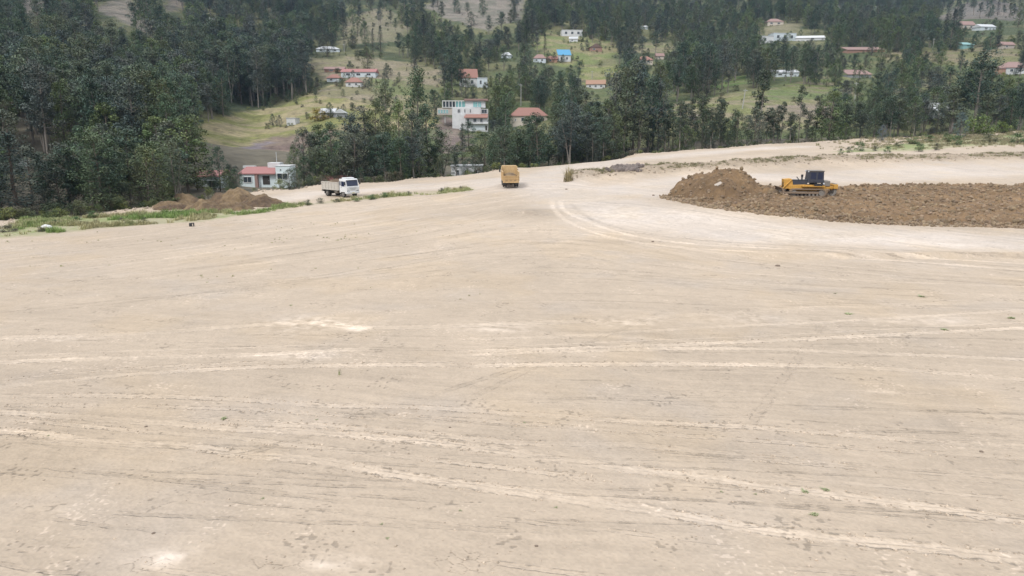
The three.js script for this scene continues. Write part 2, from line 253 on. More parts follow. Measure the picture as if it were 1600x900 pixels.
// ---------------------------------------------------------------- hillside terrain in one sheet
const PATCH = [ // [outline off the photograph, base colour, mottling colour]
  [[[298, 244], [305, 195], [345, 186], [400, 172], [470, 152], [520, 132], [570, 138], [640, 150], [690, 172], [685, 200], [600, 205], [520, 205], [420, 215], [340, 250]], [.25, .252, .085], [.37, .31, .175]],
  [[[480, 150], [540, 128], [600, 140], [680, 165], [640, 172], [560, 160]], [.31, .262, .18], [.25, .23, .12]],
  [[[335, 252], [420, 216], [515, 204], [515, 226], [440, 246], [400, 256]], [.215, .155, .13], [.28, .215, .165]],
  [[[318, 262], [345, 241], [394, 225], [430, 222], [394, 246], [350, 258]], [.215, .185, .2], [.26, .22, .225]],
  [[[386, 264], [440, 240], [480, 235], [482, 262]], [.11, .085, .098], [.15, .12, .13]],
  [[[300, 300], [303, 262], [350, 250], [385, 254], [388, 266]], [.14, .19, .06], [.2, .22, .09]],
  [[[474, 108], [490, 92], [560, 88], [640, 98], [692, 108], [692, 136], [640, 130], [600, 136], [520, 128]], [.29, .245, .165], [.24, .22, .12]],
  [[[530, 72], [545, 25], [600, 12], [645, 45], [620, 66]], [.235, .205, .135], [.19, .18, .10]],
  [[[575, 124], [612, 123], [660, 148], [600, 150]], [.135, .2, .06], [.18, .2, .08]],
  [[[676, 210], [690, 180], [730, 190], [730, 236], [690, 240]], [.215, .165, .145], [.26, .21, .17]],
  [[[830, 60], [840, 46], [910, 58], [960, 66], [975, 84], [915, 104], [850, 100]], [.18, .215, .07], [.28, .25, .13]],
  [[[895, 130], [905, 108], [966, 100], [975, 118], [920, 136]], [.21, .23, .075], [.29, .26, .14]],
  [[[990, 82], [995, 68], [1050, 68], [1056, 88]], [.2, .21, .09], [.25, .22, .13]],
  [[[985, 196], [996, 172], [1080, 158], [1160, 143], [1240, 132], [1300, 146], [1300, 200], [1220, 205], [1100, 210]], [.215, .225, .085], [.31, .265, .165]],
  [[[1005, 182], [1010, 168], [1060, 162], [1030, 180]], [.19, .15, .145], [.25, .2, .17]],
  [[[1075, 186], [1090, 176], [1110, 176], [1100, 190]], [.19, .145, .14], [.25, .2, .17]],
  [[[1100, 136], [1160, 116], [1182, 126], [1130, 142]], [.135, .21, .055], [.18, .2, .08]],
  [[[1195, 192], [1200, 166], [1300, 160], [1310, 186]], [.31, .25, .19], [.27, .23, .15]],
  [[[1195, 156], [1200, 140], [1300, 138], [1305, 156]], [.16, .205, .07], [.2, .2, .1]],
  [[[140, 14], [172, 0], [206, 0], [240, 40], [232, 66], [200, 40]], [.245, .21, .17], [.17, .155, .12]],
  [[[20, 24], [40, 0], [72, 0], [72, 28]], [.2, .175, .145], [.14, .13, .1]],
  [[[660, 10], [690, 0], [820, 0], [815, 30], [760, 50], [700, 30]], [.25, .215, .175], [.17, .16, .12]],
  [[[255, 20], [262, 0], [285, 0], [282, 16]], [.25, .21, .165], [.17, .155, .12]],
  [[[300, 74], [318, 50], [364, 46], [366, 72]], [.24, .195, .15], [.16, .15, .11], 1],
  [[[18, 262], [22, 246], [130, 244], [150, 262], [90, 275]], [.25, .2, .15], [.17, .15, .1]],
  [[[0, 128], [0, 108], [24, 110], [40, 126]], [.22, .22, .13], [.17, .16, .1]],
  [[[285, 186], [288, 170], [330, 172], [345, 186]], [.24, .235, .12], [.2, .18, .1], 1],
  [[[1190, 56], [1196, 40], [1250, 36], [1255, 54]], [.25, .225, .14], [.2, .19, .1]],
  [[[1470, 92], [1480, 76], [1500, 80], [1496, 96]], [.3, .24, .17], [.22, .2, .12]],
  [[[1360, 90], [1400, 80], [1600, 66], [1600, 100], [1480, 104]], [.19, .19, .08], [.25, .21, .13], 1],
  [[[1210, 140], [1280, 118], [1330, 122], [1340, 150]], [.17, .21, .06], [.23, .2, .12], 1],
  [[[1370, 150], [1400, 132], [1470, 130], [1480, 150]], [.26, .23, .14], [.17, .18, .07], 1],
  [[[1460, 30], [1500, 6], [1560, 0], [1600, 14], [1600, 34]], [.2, .17, .14], [.14, .13, .11]],
].map(([o, c, m, under]) => { const w = poly2(o); const b = [1e9, -1e9, 1e9, -1e9]; for (const [x, z] of w) { b[0] = Math.min(b[0], x); b[1] = Math.max(b[1], x); b[2] = Math.min(b[2], z); b[3] = Math.max(b[3], z); } return { o, w, b, c, m, under }; });
{
  const NU = 560, NV = 430, pos = [], uv = [], col = [], idx = [], UA = -700, UB = 2300, DA = 6, DB = 1690;
  for (let j = 0; j <= NV; j++) {
    const d = j < 30 ? lerp(-60, 60, j / 30) : 60 * Math.exp(Math.log(DB / 60) * (j - 30) / (NV - 30));
    for (let i = 0; i <= NU; i++) {
      const px = lerp(UA, UB, i / NU), x = (px - 800) / 1109 * Math.max(d, 75) * (d < 75 ? 1.25 : 1), z = -d;
      const inner = d < 203 && x > -149 && x < 164 ? 1 : 0;
      pos.push(x, H(x, z) - (inner ? .5 : (d < 60 ? .03 : 0)), z); uv.push(x / 14, z / 14);
      const n = fbm(x / 6, z / 6, 3), n2 = fbm(x / 25 + 3, z / 25, 3), n3 = fbm(x / 2.2, z / 2.2, 2);
      let r, g, b;
      if (d < 60) { r = .42; g = .34; b = .26; }
      else { const dry = sm(.42, .62, n2); const op = sm(520, 700, px) * (1 - .75 * sm(380, 470, d)); r = lerp(lerp(.06, .115, op), .21, dry * n * 1.3); g = lerp(lerp(.078, .145, op), .2, dry * n * 1.3); b = lerp(lerp(.032, .055, op), .095, dry * n * 1.3); }
      const wx = x + (n - .5) * 9, wz = z + (n3 - .5) * 9;
      for (const p of PATCH) if (wx > p.b[0] - 4 && wx < p.b[1] + 4 && wz > p.b[2] - 4 && wz < p.b[3] + 4) {
        const k = sm(-1.2, 1.5, polyDist(p.w, wx, wz)); if (!k) continue; const t = sm(.38, .62, fbm(x / 11 + 50, z / 7, 3)), v = .8 + .4 * n3;
        r = lerp(r, lerp(p.c[0], p.m[0], t) * v, k); g = lerp(g, lerp(p.c[1], p.m[1], t) * v, k); b = lerp(b, lerp(p.c[2], p.m[2], t) * v, k);
      }
      col.push(r, g, b);
    }
  }
  for (let j = 0; j < NV; j++) for (let i = 0; i < NU; i++) { const a = j * (NU + 1) + i, b = a + 1, c = a + NU + 1, e = c + 1; idx.push(a, b, c, b, e, c); }
  const g = new THREE.BufferGeometry(); g.setAttribute('position', new THREE.Float32BufferAttribute(pos, 3)); g.setAttribute('uv', new THREE.Float32BufferAttribute(uv, 2)); g.setAttribute('color', new THREE.Float32BufferAttribute(col, 3)); g.setIndex(idx); g.computeVertexNormals();
  const S = 512, a = new Uint8Array(S * S * 4), tl = (x, y, f) => { const u = x / S, v = y / S, q = (p, s) => fbm(p, s, 3); const A = q(u * f, v * f), B = q((u - 1) * f, v * f), C = q(u * f, (v - 1) * f), D = q((u - 1) * f, (v - 1) * f); return lerp(lerp(A, B, u), lerp(C, D, u), v); };
  for (let j = 0; j < S; j++) for (let i = 0; i < S; i++) { const v = clamp(.9 + .5 * (tl(i, j, 14) - .5) + (NT[(i * 7 + j * 131) & 65535] - .5) * .18, 0, 1) * 255, k = (j * S + i) * 4; a[k] = a[k + 1] = a[k + 2] = v; a[k + 3] = 255; }
  const t = new THREE.DataTexture(a, S, S, THREE.RGBAFormat); t.wrapS = t.wrapT = THREE.RepeatWrapping; t.magFilter = THREE.LinearFilter; t.colorSpace = THREE.SRGBColorSpace; t.needsUpdate = true;
  tag(mesh('hillside_terrain', g, new THREE.MeshStandardMaterial({ vertexColors: true, map: t, bumpMap: t, bumpScale: .3, roughness: 1 })), 'grassy and wooded hillside rising behind the site', 'hillside', null, 'structure');
}

// ---------------------------------------------------------------- houses
const box = (w, h, d, x = 0, y = 0, z = 0) => new THREE.BoxGeometry(w, h, d).translate(x, y, z);
const rbox = (w, h, d, x = 0, y = 0, z = 0, r = .04) => new RoundedBoxGeometry(w, h, d, 2, Math.min(r, w * .45, h * .45, d * .45)).translate(x, y, z);
const join = a => mergeGeometries(a.map(g => { const q = g.index ? g.toNonIndexed() : g; for (const k of Object.keys(q.attributes)) if (!['position', 'normal', 'uv'].includes(k)) q.deleteAttribute(k); return q; }));
function faces(pts, quads) { const p = []; for (const q of quads) for (let i = 1; i < q.length - 1; i++) p.push(...pts[q[0]], ...pts[q[i]], ...pts[q[i + 1]]); const g = new THREE.BufferGeometry(); g.setAttribute('position', new THREE.Float32BufferAttribute(p, 3)); g.setAttribute('uv', new THREE.Float32BufferAttribute(new Float32Array(p.length / 3 * 2), 2)); g.computeVertexNormals(); return g; }
function grime(r, g, b, rough, k = .18, sc = 1) { // weathered wall or roof paint
  const S = 128, a = new Uint8Array(S * S * 4);
  for (let j = 0; j < S; j++) for (let i = 0; i < S; i++) { const v = 1 - k * (.6 * fbm(i / 9 + r * 50, j / 22 + g * 70, 3) + .4 * vn(i / 2 + b * 30, j / 2)), q = (j * S + i) * 4; a[q] = toS(r * v); a[q + 1] = toS(g * v * (1 - .02 * k)); a[q + 2] = toS(b * v * (1 - .06 * k)); a[q + 3] = 255; }
  const t = new THREE.DataTexture(a, S, S, THREE.RGBAFormat); t.wrapS = t.wrapT = THREE.RepeatWrapping; t.magFilter = THREE.LinearFilter; t.colorSpace = THREE.SRGBColorSpace; t.needsUpdate = true; t.repeat.set(sc, sc);
  return new THREE.MeshStandardMaterial({ map: t, roughness: rough });
}
const HM = { white: grime(.68, .69, .7, .85, .3), cream: grime(.62, .55, .47, .9, .25), blue: grime(.66, .745, .765, .85, .16), pale: grime(.6, .66, .7, .9, .2), brick: grime(.36, .22, .17, .95, .3), grey: grime(.34, .35, .37, .9, .3), beige: grime(.5, .45, .4, .9, .25),
  terra: grime(.42, .225, .185, .9, .45), red: grime(.44, .21, .2, .85, .4), pink: grime(.36, .24, .215, .9, .4), brown: grime(.2, .135, .115, .9, .4), zinc: grime(.56, .58, .6, .6, .3), blueroof: grime(.09, .34, .58, .6, .35), teal: grime(.26, .46, .46, .7, .25), orange: grime(.44, .27, .19, .9, .4),
  glass: mat(.035, .045, .055, .12), frame: mat(.6, .6, .6, .6), dark: mat(.05, .045, .04, .8), tealglass: mat(.2, .42, .42, .15), wood: grime(.14, .09, .06, .9, .3), concrete: grime(.42, .41, .39, .95, .3) };
function roofGeo(kind, w, d, h, o) {
  const W = w / 2 + o, D = d / 2 + o, t = .18;
  if (kind === 'flat') return box(w + .3, .25, d + .3, 0, .125, 0);
  if (kind === 'shed') { const p = [[-W, 0, D], [W, 0, D], [W, h, -D], [-W, h, -D], [-W, t, D], [W, t, D], [W, h + t, -D], [-W, h + t, -D]]; return faces(p, [[4, 5, 6, 7], [3, 2, 1, 0], [0, 1, 5, 4], [1, 2, 6, 5], [2, 3, 7, 6], [3, 0, 4, 7]]); }
  const r = kind === 'hip' ? Math.max(.2, W - D * .85) : W;
  if (kind === 'front') { const p = [[-W, 0, D], [W, 0, D], [W, 0, -D], [-W, 0, -D], [0, h, D], [0, h, -D]]; return faces(p, [[0, 1, 4], [1, 2, 5, 4], [2, 3, 5], [3, 0, 4, 5], [3, 2, 1, 0]]); }
  const p = [[-W, 0, D], [W, 0, D], [W, 0, -D], [-W, 0, -D], [-r, h, 0], [r, h, 0], [-W, -t, D], [W, -t, D], [W, -t, -D], [-W, -t, -D]];
  return faces(p, [[0, 1, 5, 4], [1, 2, 5], [2, 3, 4, 5], [3, 0, 4], [6, 7, 1, 0], [7, 8, 2, 1], [8, 9, 3, 2], [9, 6, 0, 3], [9, 8, 7, 6]]);
}
function windowOn(parent, x, y, z, w, h, glass = HM.glass, fm = HM.frame) { // a frame with its pane set back in it
  const t = .09, f = mesh('window', join([box(w, t, .14, 0, h / 2 - t / 2, 0), box(w, t, .14, 0, -h / 2 + t / 2, 0), box(t, h - 2 * t, .14, -w / 2 + t / 2, 0, 0), box(t, h - 2 * t, .14, w / 2 - t / 2, 0, 0), box(.05, h - 2 * t, .08, 0, 0, 0)]), fm, parent);
  f.position.set(x, y, z + .03); mesh('pane', box(w - 2 * t + .02, h - 2 * t + .02, .03, 0, 0, -.02), glass, f); return f;
}
const GARDEN = [], KEEP = []; // stretches of the view where houses show between the trees: [x0, y0, x1, y1, depth, share]
function house(s) {
  const mid = (s.x0 + s.x1) / 2, p = s.d ? (q => V(q.x, H(q.x, q.z), q.z))(at(mid, s.yb, s.d)) : onGround(mid, s.yb, s.from || 150), dist = -p.z, k = dist / FPX / ct;
  const w = (s.x1 - s.x0) * k, tot = Math.max(2.6, (s.yb - s.yt) * k), rh = s.roof === 'flat' ? .25 : tot * (s.rf ?? .5), wh = tot - rh, dep = s.dep || clamp(w * .7, 3.5, 9);
  const g = thing(s.name || 'house', s.label, s.cat || 'house', s.group); g.position.copy(p); g.rotation.y = s.yaw || 0;
  mesh('wall', box(w, wh + 2.5, dep, 0, (wh - 2.5) / 2, -dep / 2), s.wall, g);
  const r = mesh('roof', roofGeo(s.roof, w, dep, rh, s.over ?? .4), s.rm, g); r.position.set(0, wh + .004, -dep / 2);
  for (const [u, v, ww, hh] of s.wins || []) windowOn(g, (u - .5) * w, v * wh, .02, ww * w, hh * wh);
  if (s.door) { const dr = mesh('door', box(.95, Math.min(2.05, wh * .8), .1), s.doorM || HM.dark, g); dr.position.set((s.door - .5) * w, Math.min(2.05, wh * .8) / 2, .03); }
  if (s.more) s.more(g, w, wh, dep);
  GARDEN.push([p, w, dep]); KEEP.push([s.x0 - 1, s.yt - 1, s.x1 + 1, s.yb + 1, dist, s.hide ?? .18]);
  return g;
}
// ---- the large white house on the slope
{
  const p = onGround(722, 204, 190), u = -p.z / FPX / ct / 8; // metres per eighth of a photograph pixel
  const X = a => (a - 418) * u, Y = a => (485 - a) * u;
  const g = thing('white_house', 'large white modern house with terracotta lean-to roof and glazed top floor', 'house'); g.position.copy(p);
  const blk = (name, x0, x1, y0, y1, z0, z1, m) => mesh(name, box(X(x1) - X(x0), Y(y0) - Y(y1), z0 - z1, (X(x0) + X(x1)) / 2, (Y(y0) + Y(y1)) / 2, (z0 + z1) / 2), m, g);
  blk('wall', 298, 640, 222, 480, -2, -9, HM.white); blk('wall', 462, 725, 340, 520, 0, -1.95, HM.white); blk('wall', 642, 722, 236, 480, -2.3, -9, HM.white);
  blk('wall', 380, 458, 300, 480, -.8, -1.95, HM.white); blk('wing', 118, 296, 224, 306, -3, -9, HM.beige); blk('wing_post', 200, 215, 306, 400, -3.6, -4.2, HM.concrete);
  blk('upper_wall', 452, 690, 142, 220, -3.4, -9, HM.white); blk('roof_slab', 438, 724, 118, 140, -2.6, -9.6, HM.pink); blk('terrace_slab', 178, 520, 214, 221, -2.7, -9, HM.frame);
  const top = blk('pergola_beam', 178, 450, 138, 146, -3, -3.25, HM.frame); top.name = 'pergola_beam';
  for (let i = 0; i < 7; i++) blk('pergola_post', 180 + i * 38, 187 + i * 38, 146, 214, -3.02, -3.2, HM.frame);
  for (const [a, b, m] of [[190, 330, HM.glass], [340, 448, HM.tealglass]]) blk('terrace_glazing', a, b, 150, 212, -3.6, -3.7, m);
  for (const [a, b] of [[545, 600], [604, 645]]) windowOn(g, (X(a) + X(b)) / 2, (Y(152) + Y(216)) / 2, -3.35, X(b) - X(a), Y(152) - Y(216), HM.tealglass);
  for (const a of [372, 388, 450, 516]) windowOn(g, X(a), Y(260), -1.98, .55, 1.3);
  windowOn(g, X(680), Y(264), -2.27, X(712) - X(646), Y(240) - Y(290));
  for (let i = 0; i < 4; i++) windowOn(g, X(140 + i * 32), Y(265), -2.97, .8, 1.4, HM.tealglass);
  const rf = mesh('lean_to_roof', roofGeo('shed', X(715) - X(455), 3.2, Y(290) - Y(340), .3), HM.terra, g); rf.position.set((X(715) + X(455)) / 2, Y(342), -.9);
  for (const [a, b] of [[476, 505], [552, 592], [632, 664]]) windowOn(g, (X(a) + X(b)) / 2, Y(372), .03, X(b) - X(a), Y(348) - Y(394));
  blk('balcony_slab', 460, 730, 404, 411, 1, .03, HM.white); blk('balcony_rail', 460, 730, 388, 391, 1, .93, HM.frame); for (let i = 0; i < 10; i++) blk('balcony_post', 461 + i * 29.5, 464 + i * 29.5, 391, 404, .98, .93, HM.frame);
  blk('garage_door', 530, 690, 424, 482, .08, .02, HM.pale); blk('door', 696, 716, 430, 484, .08, .02, HM.dark);
  KEEP.push([684, 154, 762, 200, -p.z, .05]);
}
house({ name: 'hillside_house', label: 'white house with terracotta hipped roof beside the large white house', x0: 801, x1: 854, yb: 194, yt: 170, from: 190, roof: 'hip', rf: .5, wall: HM.cream, rm: HM.terra, dep: 7, wins: [[.1, .5, .04, .3], [.33, .55, .14, .45], [.52, .5, .06, .5]], yaw: .12, hide: .05,
  more: (g, w, wh, dep) => { const q = mesh('porch', box(w * .26, wh * .72, .06, w * .3, wh * .4, .035), HM.dark, g); for (const a of [.19, .3, .42]) mesh('porch_post', box(.22, wh * .8, .2, w * a, wh * .4, .16), HM.cream, g); } });
// ---- the pale blue house at the rim, behind the dirt heaps
{
  const p = onGround(412, 293, 122), u = -p.z / FPX / ct / 8, X = a => (a - 965) * u, Y = a => (435 - a) * u;
  const g = thing('blue_house', 'pale blue bungalow with red sloping roof behind the brown dirt heaps', 'house'); g.position.set(p.x, p.y, p.z);
  const blk = (name, x0, x1, y0, y1, z0, z1, m) => mesh(name, box(X(x1) - X(x0), Y(y0) - Y(y1), z0 - z1, (X(x0) + X(x1)) / 2, (Y(y0) + Y(y1)) / 2, (z0 + z1) / 2), m, g);
  blk('wall', 700, 878, 278, 520, .5, -5, HM.blue); blk('pillar', 878, 912, 262, 520, .62, -.2, HM.pink); blk('wall', 912, 1128, 258, 520, 0, -5, HM.blue); blk('wall', 1130, 1300, 180, 520, .3, -3.4, HM.blue);
  blk('parapet', 965, 1112, 150, 216, -3.2, -5.6, HM.white); blk('back_wall', 615, 770, 192, 218, -5.1, -5.8, HM.white); blk('coping', 1124, 1306, 173, 180, .4, -3.5, HM.white);
  const rf = mesh('roof', roofGeo('shed', X(1126) - X(688), 4.6, Y(206) - Y(272), .05), HM.red, g); rf.position.set((X(1126) + X(688)) / 2, Y(276), -1.6);
  windowOn(g, (X(740) + X(842)) / 2, Y(340), .53, X(842) - X(740), Y(303) - Y(377)); windowOn(g, (X(1130) + X(1275)) / 2 + .12, Y(302), .33, X(1272) - X(1138), Y(264) - Y(340));
  const dr = blk('door', 962, 1046, 298, 400, .06, -.05, HM.dark); mesh('door_handle', box(.05, .12, .06, X(1036), Y(352), .09), HM.zinc, dr); blk('wall_lamp', 1186, 1196, 216, 232, .4, .3, HM.dark);
  const mast = mesh('antenna_mast', new THREE.CylinderGeometry(.05, .06, Y(20) - Y(160), 6).translate(X(1064), (Y(20) + Y(160)) / 2, -4), HM.zinc, g);
  KEEP.push([366, 257, 456, 292, -p.z, .1]);
}
house({ name: 'annex', label: 'small pale blue annex with red roof beside the dirt heaps', x0: 306, x1: 344, yb: 300, yt: 281, d: 128, roof: 'shed', rf: .3, wall: HM.blue, rm: HM.red, wins: [[.3, .5, .2, .4]], door: .7, dep: 4, hide: .35,
  more: (g, w, wh) => { const a = mesh('awning', box(w * .7, .08, 2.2, w * .25, wh * .72, 1.15), HM.zinc, g); for (const q of [-.08, .58]) mesh('awning_post', box(.1, wh * .72 + 1.5, .1, w * q, (wh * .72 - 1.5) / 2 - .05, 2.1), HM.frame, g); } });
const W3 = [[.2, .55, .12, .42], [.5, .55, .12, .42], [.8, .55, .12, .42]], W2 = [[.25, .55, .16, .42], [.7, .55, .16, .42]], W1 = [[.35, .55, .2, .42]];
house({ name: 'white_shed', label: 'white building glimpsed through trees left of the yellow truck', cat: 'building', x0: 706, x1: 752, yb: 272, yt: 250, d: 158, roof: 'flat', wall: HM.white, rm: HM.zinc, wins: W3, hide: .95 });
house({ name: 'cottage', label: 'white and red cottage peeking over the white dump truck', x0: 503, x1: 546, yb: 276, yt: 257, d: 146, roof: 'gable', wall: HM.white, rm: HM.red, wins: W2, hide: .5 });
for (const s of [
  ['farmhouse', 'long farmhouse with red roof in the dry upper field', 535, 585, 121, 108, 'gable', 'pale', 'red', W3, .4],
  ['farm_barn', 'low red-roofed barn joined to the farmhouse end', 508, 536, 113, 105, 'gable', 'brick', 'pink', W1],
  ['farm_cottage', 'tiny grey cottage with red roof below the farm barn', 511, 530, 128, 117, 'hip', 'pale', 'terra', W1],
  ['white_cottage', 'small white cottage with red hipped roof below the farmhouse', 541, 563, 136, 122, 'hip', 'white', 'terra', W2],
  ['lean_to_shed', 'open shed with pale sloping roof beside the yellow tree', 500, 521, 184, 171, 'shed', 'cream', 'zinc', []],
  ['grey_shed', 'grey gabled shed at the foot of the meadow', 522, 540, 184, 172, 'front', 'grey', 'zinc', W1],
  ['white_hut', 'lone little white hut standing in the open meadow', 448, 462, 196, 186, 'flat', 'white', 'zinc', []],
  ['long_house', 'long low pale house beside the clipped hedge', 496, 529, 82, 73, 'hip', 'pale', 'zinc', W3],
  ['gabled_house', 'white house with red roof behind a tall eucalyptus', 720, 745, 136, 110, 'gable', 'white', 'terra', W2],
  ['outbuilding', 'pale outbuilding right beside the red-roofed gabled house', 746, 761, 137, 123, 'flat', 'pale', 'zinc', W1],
  ['grey_house', 'small grey-white house high above the gabled house', 784, 798, 92, 83, 'hip', 'pale', 'zinc', W1],
  ['blue_roofed_house', 'white two-storey house with bright blue roof', 873, 891, 97, 79, 'shed', 'white', 'blueroof', W2],
  ['pale_cottage', 'pale cottage two doors left of the blue-roofed house', 834, 852, 98, 86, 'hip', 'pale', 'pink', W2],
  ['orange_cottage', 'orange-tinted cottage next to the blue-roofed house', 855, 870, 98, 89, 'gable', 'orange', 'terra', W1],
  ['hilltop_house', 'white hilltop house with flat light roof above the blue roof', 879, 909, 57, 48, 'flat', 'white', 'zinc', W3],
  ['hilltop_annex', 'little white annex just below the hilltop house', 890, 902, 66, 58, 'shed', 'white', 'zinc', W1],
  ['chalet', 'dark brown steep-gabled chalet on the grassy knoll', 922, 940, 81, 70, 'front', 'brick', 'brown', W1],
  ['tiled_house', 'terracotta-tiled house among trees right of the chalet', 997, 1019, 100, 89, 'hip', 'cream', 'terra', W2],
  ['pink_cottage', 'small pinkish cottage between tall trees near the tiled house', 1026, 1037, 93, 84, 'gable', 'cream', 'pink', W1],
  ['orange_roofed_house', 'white house with orange roof on the slope, mid wood', 917, 944, 139, 126, 'gable', 'white', 'orange', W3],
  ['villa', 'cream villa on the rise above the long white sheds', 1200, 1223, 40, 30, 'hip', 'cream', 'pink', W2],
  ['garage', 'low white garage at the end of the long sheds', 1188, 1208, 68, 58, 'flat', 'white', 'zinc', W1],
  ['blue_grey_hall', 'blue-grey low hall beside the white shed', 1209, 1243, 64, 53, 'flat', 'pale', 'zinc', W3],
  ['long_white_shed', 'long white low shed on the far right hillside', 1246, 1286, 64, 56, 'gable', 'white', 'white', []],
  ['brown_barn', 'long brown-roofed open barn on the hillside', 1326, 1380, 82, 73, 'shed', 'brick', 'pink', [], .68],
  ['skylight_house', 'house with patched red and grey roof and raised skylight', 1326, 1360, 122, 109, 'shed', 'grey', 'pink', W2, .66],
  ['green_house', 'low whitish building under trees near the green field', 1211, 1246, 120, 109, 'shed', 'pale', 'zinc', W2],
  ['teal_shed', 'teal-roofed little shed on the far right hillside', 1504, 1521, 76, 67, 'shed', 'teal', 'teal', []],
  ['stilt_house', 'narrow house with pale roof above the white bungalow', 1566, 1585, 76, 66, 'gable', 'beige', 'pink', W1],
  ['white_bungalow', 'white bungalow with windows at the picture edge', 1572, 1612, 116, 98, 'hip', 'white', 'pink', W3],
  ['orange_wall_hut', 'low orange-walled hut beside the white bungalow', 1551, 1570, 117, 110, 'flat', 'orange', 'terra', []],
  ['screened_house', 'whitish house mostly screened by trees above the bulldozer bank', 1437, 1487, 186, 162, 'hip', 'pale', 'zinc', W3],
  ['ridge_house', 'faded pink house high on the ridge', 1503, 1523, 46, 34, 'gable', 'cream', 'pink', W2],
  ['ridge_barn', 'pale barn beside the faded pink ridge house', 1532, 1556, 47, 38, 'gable', 'pale', 'zinc', W1],
  ['hillside_hut', 'tiny white hut alone high in the dark wood', 327, 336, 33, 28, 'flat', 'white', 'zinc', []],
  ['wood_hut', 'tiny whitish hut in the wood above the tiled house', 998, 1012, 46, 40, 'shed', 'pale', 'zinc', []],
]) house({ name: s[0], label: s[1], x0: s[2], x1: s[3], yb: s[4], yt: s[5], roof: s[6], wall: HM[s[7]], rm: HM[s[8]], wins: s[9], rf: s[10], cat: /shed|barn|hut|garage|hall|outbuilding/.test(s[0]) ? 'building' : 'house', yaw: (s[2] % 7 - 3) * .05,
  hide: { screened_house: .45, gabled_house: .35, green_house: .4, wood_hut: .4 }[s[0]],
  more: s[0] === 'skylight_house' ? (g, w, wh, dep) => { mesh('skylight', join([box(w * .32, .5, 1.2, 0, wh + 1.5, -dep * .7)]), HM.white, g); mesh('skylight_opening', box(w * .22, .7, .6, 0, wh + 1.0, -dep * .5), HM.dark, g); } : undefined });
// white water tanks in the wood at the left
for (const [px, i] of [[31, 0], [42, 1]]) { const p = onGround(px, 260, 100); const t = thing('water_tank', i ? 'white water tank, the one nearer the tan clearing' : 'white water tank, the one nearer the picture edge', 'tank', 'white water tanks in the wood'); t.position.copy(p);
  mesh('tank_body', new THREE.LatheGeometry([[0, -.3], [.55, -.3], [.6, -.2], [.6, .7], [.5, .9], [.2, 1], [0, 1]].map(a => new THREE.Vector2(...a)), 14), HM.white, t); mesh('lid', new THREE.CylinderGeometry(.18, .2, .08, 10).translate(0, 1.03, 0), HM.zinc, t); KEEP.push([px - 5, 250, px + 5, 261, -p.z, .1]); }
// poles
for (const [px, yt, yb, lab] of [[814, 134, 166, 'grey lamp pole behind the terracotta hipped house'], [980, 186, 213, 'white concrete pole among trees right of the yellow truck'], [1160, 141, 170, 'pale leaning pole on the grassy hillock'], [1335, 131, 160, 'white pole below the skylight house'], [1457, 62, 80, 'white pole beside the small teal shed'], [538, 70, 82, 'thin pole at the end of the long low house'], [637, 77, 90, 'pale gatepost pole beside the upper hedge'], [925, 112, 124, 'thin pole above the orange-roofed house']]) {
  const p = onGround(px, yb, 150), h = (yb - yt) * -p.z / FPX; const t = thing('utility_pole', lab, 'pole', 'poles on the hillside'); t.position.copy(p); if (px === 1160) t.rotation.z = -.09;
  mesh('shaft', new THREE.CylinderGeometry(.13, .2, h + 1, 8).translate(0, h / 2 - .5, 0), HM.concrete, t); mesh('crossarm', box(1.6, .1, .1, 0, h - .5, .15), HM.zinc, t); if (px === 814) mesh('lamp_arm', box(1.3, .08, .25, -.7, h - .1, 0), HM.zinc, t);
  KEEP.push([px - 2, yt, px + 2, yb, -p.z, .05]);
}

// ---------------------------------------------------------------- vehicles
const VM = { white: grime(.72, .73, .74, .4, .18), dirtywhite: grime(.56, .53, .48, .7, .35), yellow: grime(.64, .45, .235, .7, .4), cat: grime(.66, .36, .07, .65, .45), black: mat(.022, .024, .03, .5), blue: mat(.04, .043, .058, .5), rubber: grime(.05, .047, .044, .95, .4), rim: grime(.3, .28, .26, .7, .4), chassis: grime(.07, .065, .06, .85, .4), glass: mat(.02, .028, .06, .08), steel: grime(.24, .22, .2, .75, .4), soil: null, lamp: mat(.5, .52, .55, .2), redlamp: mat(.35, .03, .02, .35), muddy: grime(.27, .2, .145, .95, .4), plate: mat(.65, .6, .4, .6) };
{ const S = 256, a = new Uint8Array(S * S * 4); for (let j = 0; j < S; j++) for (let i = 0; i < S; i++) { const q = (j * S + i) * 4, v = .65 + .6 * fbm(i / 14, j / 14, 4) + .25 * (vn(i / 2, j / 2) - .5), o = fbm(i / 40 + 9, j / 40, 3); a[q] = toS(lerp(.175, .225, o) * v); a[q + 1] = toS(lerp(.108, .14, o) * v); a[q + 2] = toS(lerp(.06, .068, o) * v); a[q + 3] = 255; }
  const t = new THREE.DataTexture(a, S, S, THREE.RGBAFormat); t.wrapS = t.wrapT = THREE.RepeatWrapping; t.magFilter = THREE.LinearFilter; t.colorSpace = THREE.SRGBColorSpace; t.needsUpdate = true; VM.soil = new THREE.MeshStandardMaterial({ map: t, bumpMap: t, bumpScale: .12, roughness: 1 }); }
const sideShape = (pts, w, x0 = 0, bev = .05) => { const s = new THREE.Shape(pts.map(p => new THREE.Vector2(...p))); return new THREE.ExtrudeGeometry(s, { depth: w - 2 * bev, bevelEnabled: bev > 0, bevelSize: bev, bevelThickness: bev, bevelSegments: 2, steps: 1 }).translate(0, 0, -w / 2 + bev); };
